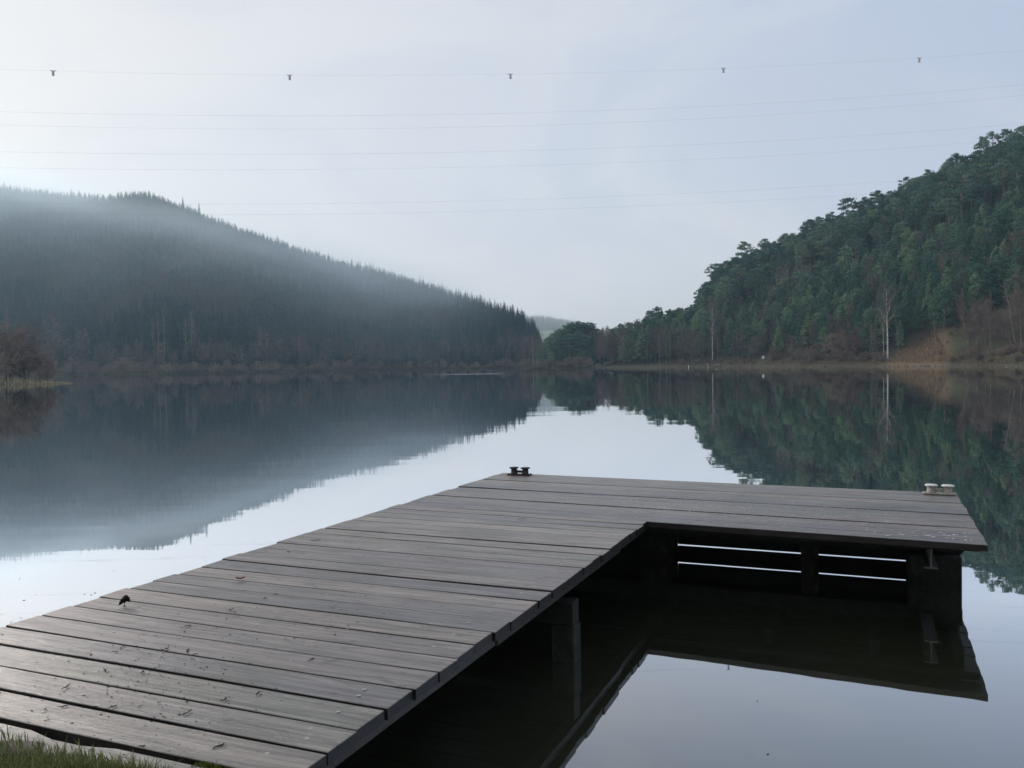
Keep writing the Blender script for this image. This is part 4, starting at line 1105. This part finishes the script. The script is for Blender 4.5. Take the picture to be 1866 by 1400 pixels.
# ------------------------------------------------------------------ power lines
LINES = [((0, 131), (933, 140), (1866, 97), 0), ((0, 207), (933, 210), (1866, 158), -5), ((0, 231), (933, 233), (1866, 177), 5), ((0, 279), (933, 278), (1866, 228), -6), ((0, 308), (933, 305), (1866, 255), 6), ((0, 371), (933, 366), (1866, 314), -4), ((0, 390), (933, 385), (1866, 334), 4)]
NAMES = ['topmost power cable with hanging markers crossing the pale sky', 'upper cable of the high pair crossing the sky', 'lower cable of the high pair crossing the sky', 'upper cable of the middle pair crossing the sky', 'lower cable of the middle pair crossing the sky', 'upper cable of the low pair running in front of the misty crest', 'lowest power cable dark against the misty hill']
def line_y(x, off): return 157 + off + x * math.tan(R(7.2))
for (a, b, c, off), lab in zip(LINES, NAMES):
    P3 = []
    for px, py in (rect(*a), rect(*b), rect(*c)):
        k = (px - 933) / F; y = (157 + off) / (1 - k * math.tan(R(7.2))); P3.append((k * y, y, (YH - py) / F * y + CAM_Z))
    co = np.polyfit([p[0] for p in P3], [p[2] for p in P3], 2)
    xs = np.linspace(-190, 190, 60)
    path = [(x, line_y(x, off), float(np.polyval(co, x))) for x in xs]
    qm = QM(); qm.tube(path, [.0085 if off else .0075] * len(path), 6)
    tag(link('power_cable', qm.mesh('power_cable', M['cable'], True)), lab, 'cable', 'power cables over the lake')
    if off == 0:
        for px, where in ((104, 'farthest along over the misty hill'), (531, 'above the falling misty crest'), (930, 'above the valley gap'), (1315, 'above the steep end of the pine hill'), (1669, 'above the crest of the pine hill')):
            k = (rect(px, 137)[0] - 933) / F; y = 157 / (1 - k * math.tan(R(7.2))); x = k * y; z = float(np.polyval(co, x))
            t = tag(empty('cable_marker', (x, y, z), R(7.2)), 'small dark marker hanging on the top cable ' + where, 'cable marker', 'markers on the top cable')
            bm = bmesh.new(); box_bm(bm, -.36, .36, -.05, .05, -.06, .06); box_bm(bm, -.45, -.36, -.04, .04, .0, .16); box_bm(bm, .36, .45, -.04, .04, .0, .16); from_bm('clamp', bm, M['marker'], t)
            bm = bmesh.new(); lathe(bm, [(.17, -.80), (.21, -.76), (.21, -.16), (.12, -.07)], 0, 0, 10); from_bm('weight', bm, M['marker'], t)

# ------------------------------------------------------------------ air
def haze_box():
    bm = bmesh.new(); box_bm(bm, -1700, 2150, -80, 1330, -4.6, 300)
    m, nt, out = new_mat('haze'); n = N(nt); pv = n('VolumePrincipled')
    pv.inputs['Color'].default_value = (.58, .82, 1, 1); pv.inputs['Density'].default_value = .00021; pv.inputs['Anisotropy'].default_value = .45
    n.l(pv.outputs[0], out.inputs['Volume'])
    tag(from_bm('haze', bm, m), 'thin blue haze over the whole lake', None, None, 'stuff')
haze_box()
def mist_bank():
    bm = bmesh.new(); box_bm(bm, -760, 12, 330, 900, 3, 290)
    m, nt, out = new_mat('mist'); n = N(nt); pv = n('VolumePrincipled'); geo = n('NewGeometry')
    tc = n('TexCoord'); P = tc.outputs['Object']; sx = n('SeparateXYZ'); n.l(P, sx.inputs[0]); X, Y, Z = sx.outputs
    top = n.math('MULTIPLY_ADD', X, -.275, 46.0)                       # follows the falling crest
    wisp = n.noise(n.scaled(P, (.008, .008, .018)), 1.0, 3, .55)
    up = n.smooth(n.math('SUBTRACT', n.math('ADD', Z, n.math('MULTIPLY', wisp, 40)), top), -165, 24)
    cap = n.smooth(n.math('SUBTRACT', Z, top), 16, -14)
    far = n.smooth(Y, 330, 690)
    d = n.math('MULTIPLY', n.math('MULTIPLY', up, cap), n.math('MULTIPLY', far, n.math('MULTIPLY', n.smooth(Y, 850, 770), n.math('MULTIPLY', n.smooth(X, 10, -60), n.smooth(X, -755, -690)))))
    d = n.math('MULTIPLY', d, n.smooth(wisp, .34, .62, .35, 1.1))
    n.l(n.math('MULTIPLY', d, .0046), pv.inputs['Density'])
    pv.inputs['Color'].default_value = (.76, .91, 1, 1); pv.inputs['Anisotropy'].default_value = .5
    n.l(pv.outputs[0], out.inputs['Volume'])
    o = from_bm('mist', bm, m); tag(o, 'bank of mist lying on the crest of the hill', None, None, 'stuff')
mist_bank()

def valley_mist():
    bm = bmesh.new(); box_bm(bm, -60, 265, 640, 1000, 2, 150)
    m, nt, out = new_mat('valley_mist'); n = N(nt); pv = n('VolumePrincipled')
    tc = n('TexCoord'); sx = n('SeparateXYZ'); n.l(tc.outputs['Object'], sx.inputs[0]); X, Y, Z = sx.outputs
    d = n.math('MULTIPLY', n.math('MULTIPLY', n.smooth(Y, 645, 740), n.smooth(Y, 998, 930)), n.math('MULTIPLY', n.smooth(X, -58, -20), n.smooth(X, 262, 210)))
    d = n.math('MULTIPLY', d, n.smooth(Z, 125, 40))
    n.l(n.math('MULTIPLY', d, .0022), pv.inputs['Density']); pv.inputs['Color'].default_value = (.86, .94, 1, 1); pv.inputs['Anisotropy'].default_value = .4
    n.l(pv.outputs[0], out.inputs['Volume'])
    tag(from_bm('mist', bm, m), 'thin mist in the valley gap before the far wood', None, None, 'stuff')
valley_mist()

# ------------------------------------------------------------------ sky and light
SUN_AZ, SUN_EL = -45, 15
w = bpy.data.worlds.new('World'); SC.world = w; w.use_nodes = True
nt = w.node_tree; nt.nodes.clear(); n = N(nt)
out = nt.nodes.new('ShaderNodeOutputWorld'); bg = n('Background'); bg.inputs['Strength'].default_value = .1
sk = n('TexSky', sky_type='NISHITA'); sk.sun_disc = False; sk.sun_elevation = R(SUN_EL); sk.sun_rotation = R(SUN_AZ); sk.air_density = 1.0; sk.dust_density = 2.0; sk.ozone_density = 1.5
tc = n('TexCoord'); D = tc.outputs['Generated']; sx = n('SeparateXYZ'); n.l(D, sx.inputs[0])
side = n.smooth(sx.outputs[0], -.50, .50, kind='LINEAR'); upf = n.smooth(sx.outputs[2], .02, .45, kind='LINEAR')
low = n.mix(side, (.70, .695, .72), (.57, .60, .69)); high = n.mix(side, (.70, .70, .74), (.42, .515, .71))
veil = n.mix(upf, low, high)
hz = n.smooth(sx.outputs[2], .16, .0)
veil = n.mix(n.math('MULTIPLY', hz, .7), veil, (.62, .63, .68))
cl = n.noise(n.scaled(D, (2.3, 2.3, 4.2), (.35, .1, .2)), 1.0, 6, .58, .8)
veil = n.mix(n.math('MULTIPLY', n.smooth(cl, .42, .66), n.math('SUBTRACT', .60, n.math('MULTIPLY', side, .36))), veil, (.76, .755, .765))
veil = n.mix(n.math('MULTIPLY', n.smooth(cl, .50, .30), .30), veil, (.52, .565, .665))
v10 = n.mix(1.0, veil, (11.35, 11.15, 10.8), 'MULTIPLY')
n.l(n.mix(.07, v10, sk.outputs[0]), bg.inputs['Color']); n.l(bg.outputs[0], out.inputs['Surface'])

sl = bpy.data.lights.new('sun', 'SUN'); so = bpy.data.objects.new('sun', sl); COL.objects.link(so)
sl.energy = 3.2; sl.angle = R(19); sl.color = (1, .90, .83)
d = Vector((math.sin(R(SUN_AZ)) * math.cos(R(SUN_EL)), math.cos(R(SUN_AZ)) * math.cos(R(SUN_EL)), math.sin(R(SUN_EL))))
so.rotation_euler = d.to_track_quat('Z', 'Y').to_euler(); so.location = d * 50 + Vector((0, 0, 20))

SC.view_settings.view_transform = 'Standard'; SC.view_settings.look = 'None'; SC.view_settings.exposure = 0; SC.view_settings.gamma = 1
SC.cycles.max_bounces = 6; SC.cycles.diffuse_bounces = 2; SC.cycles.glossy_bounces = 4; SC.cycles.volume_bounces = 3; SC.cycles.transparent_max_bounces = 8
SC.cycles.volume_step_rate = 1.0; SC.cycles.volume_max_steps = 256
print(COUNT, n_screw)
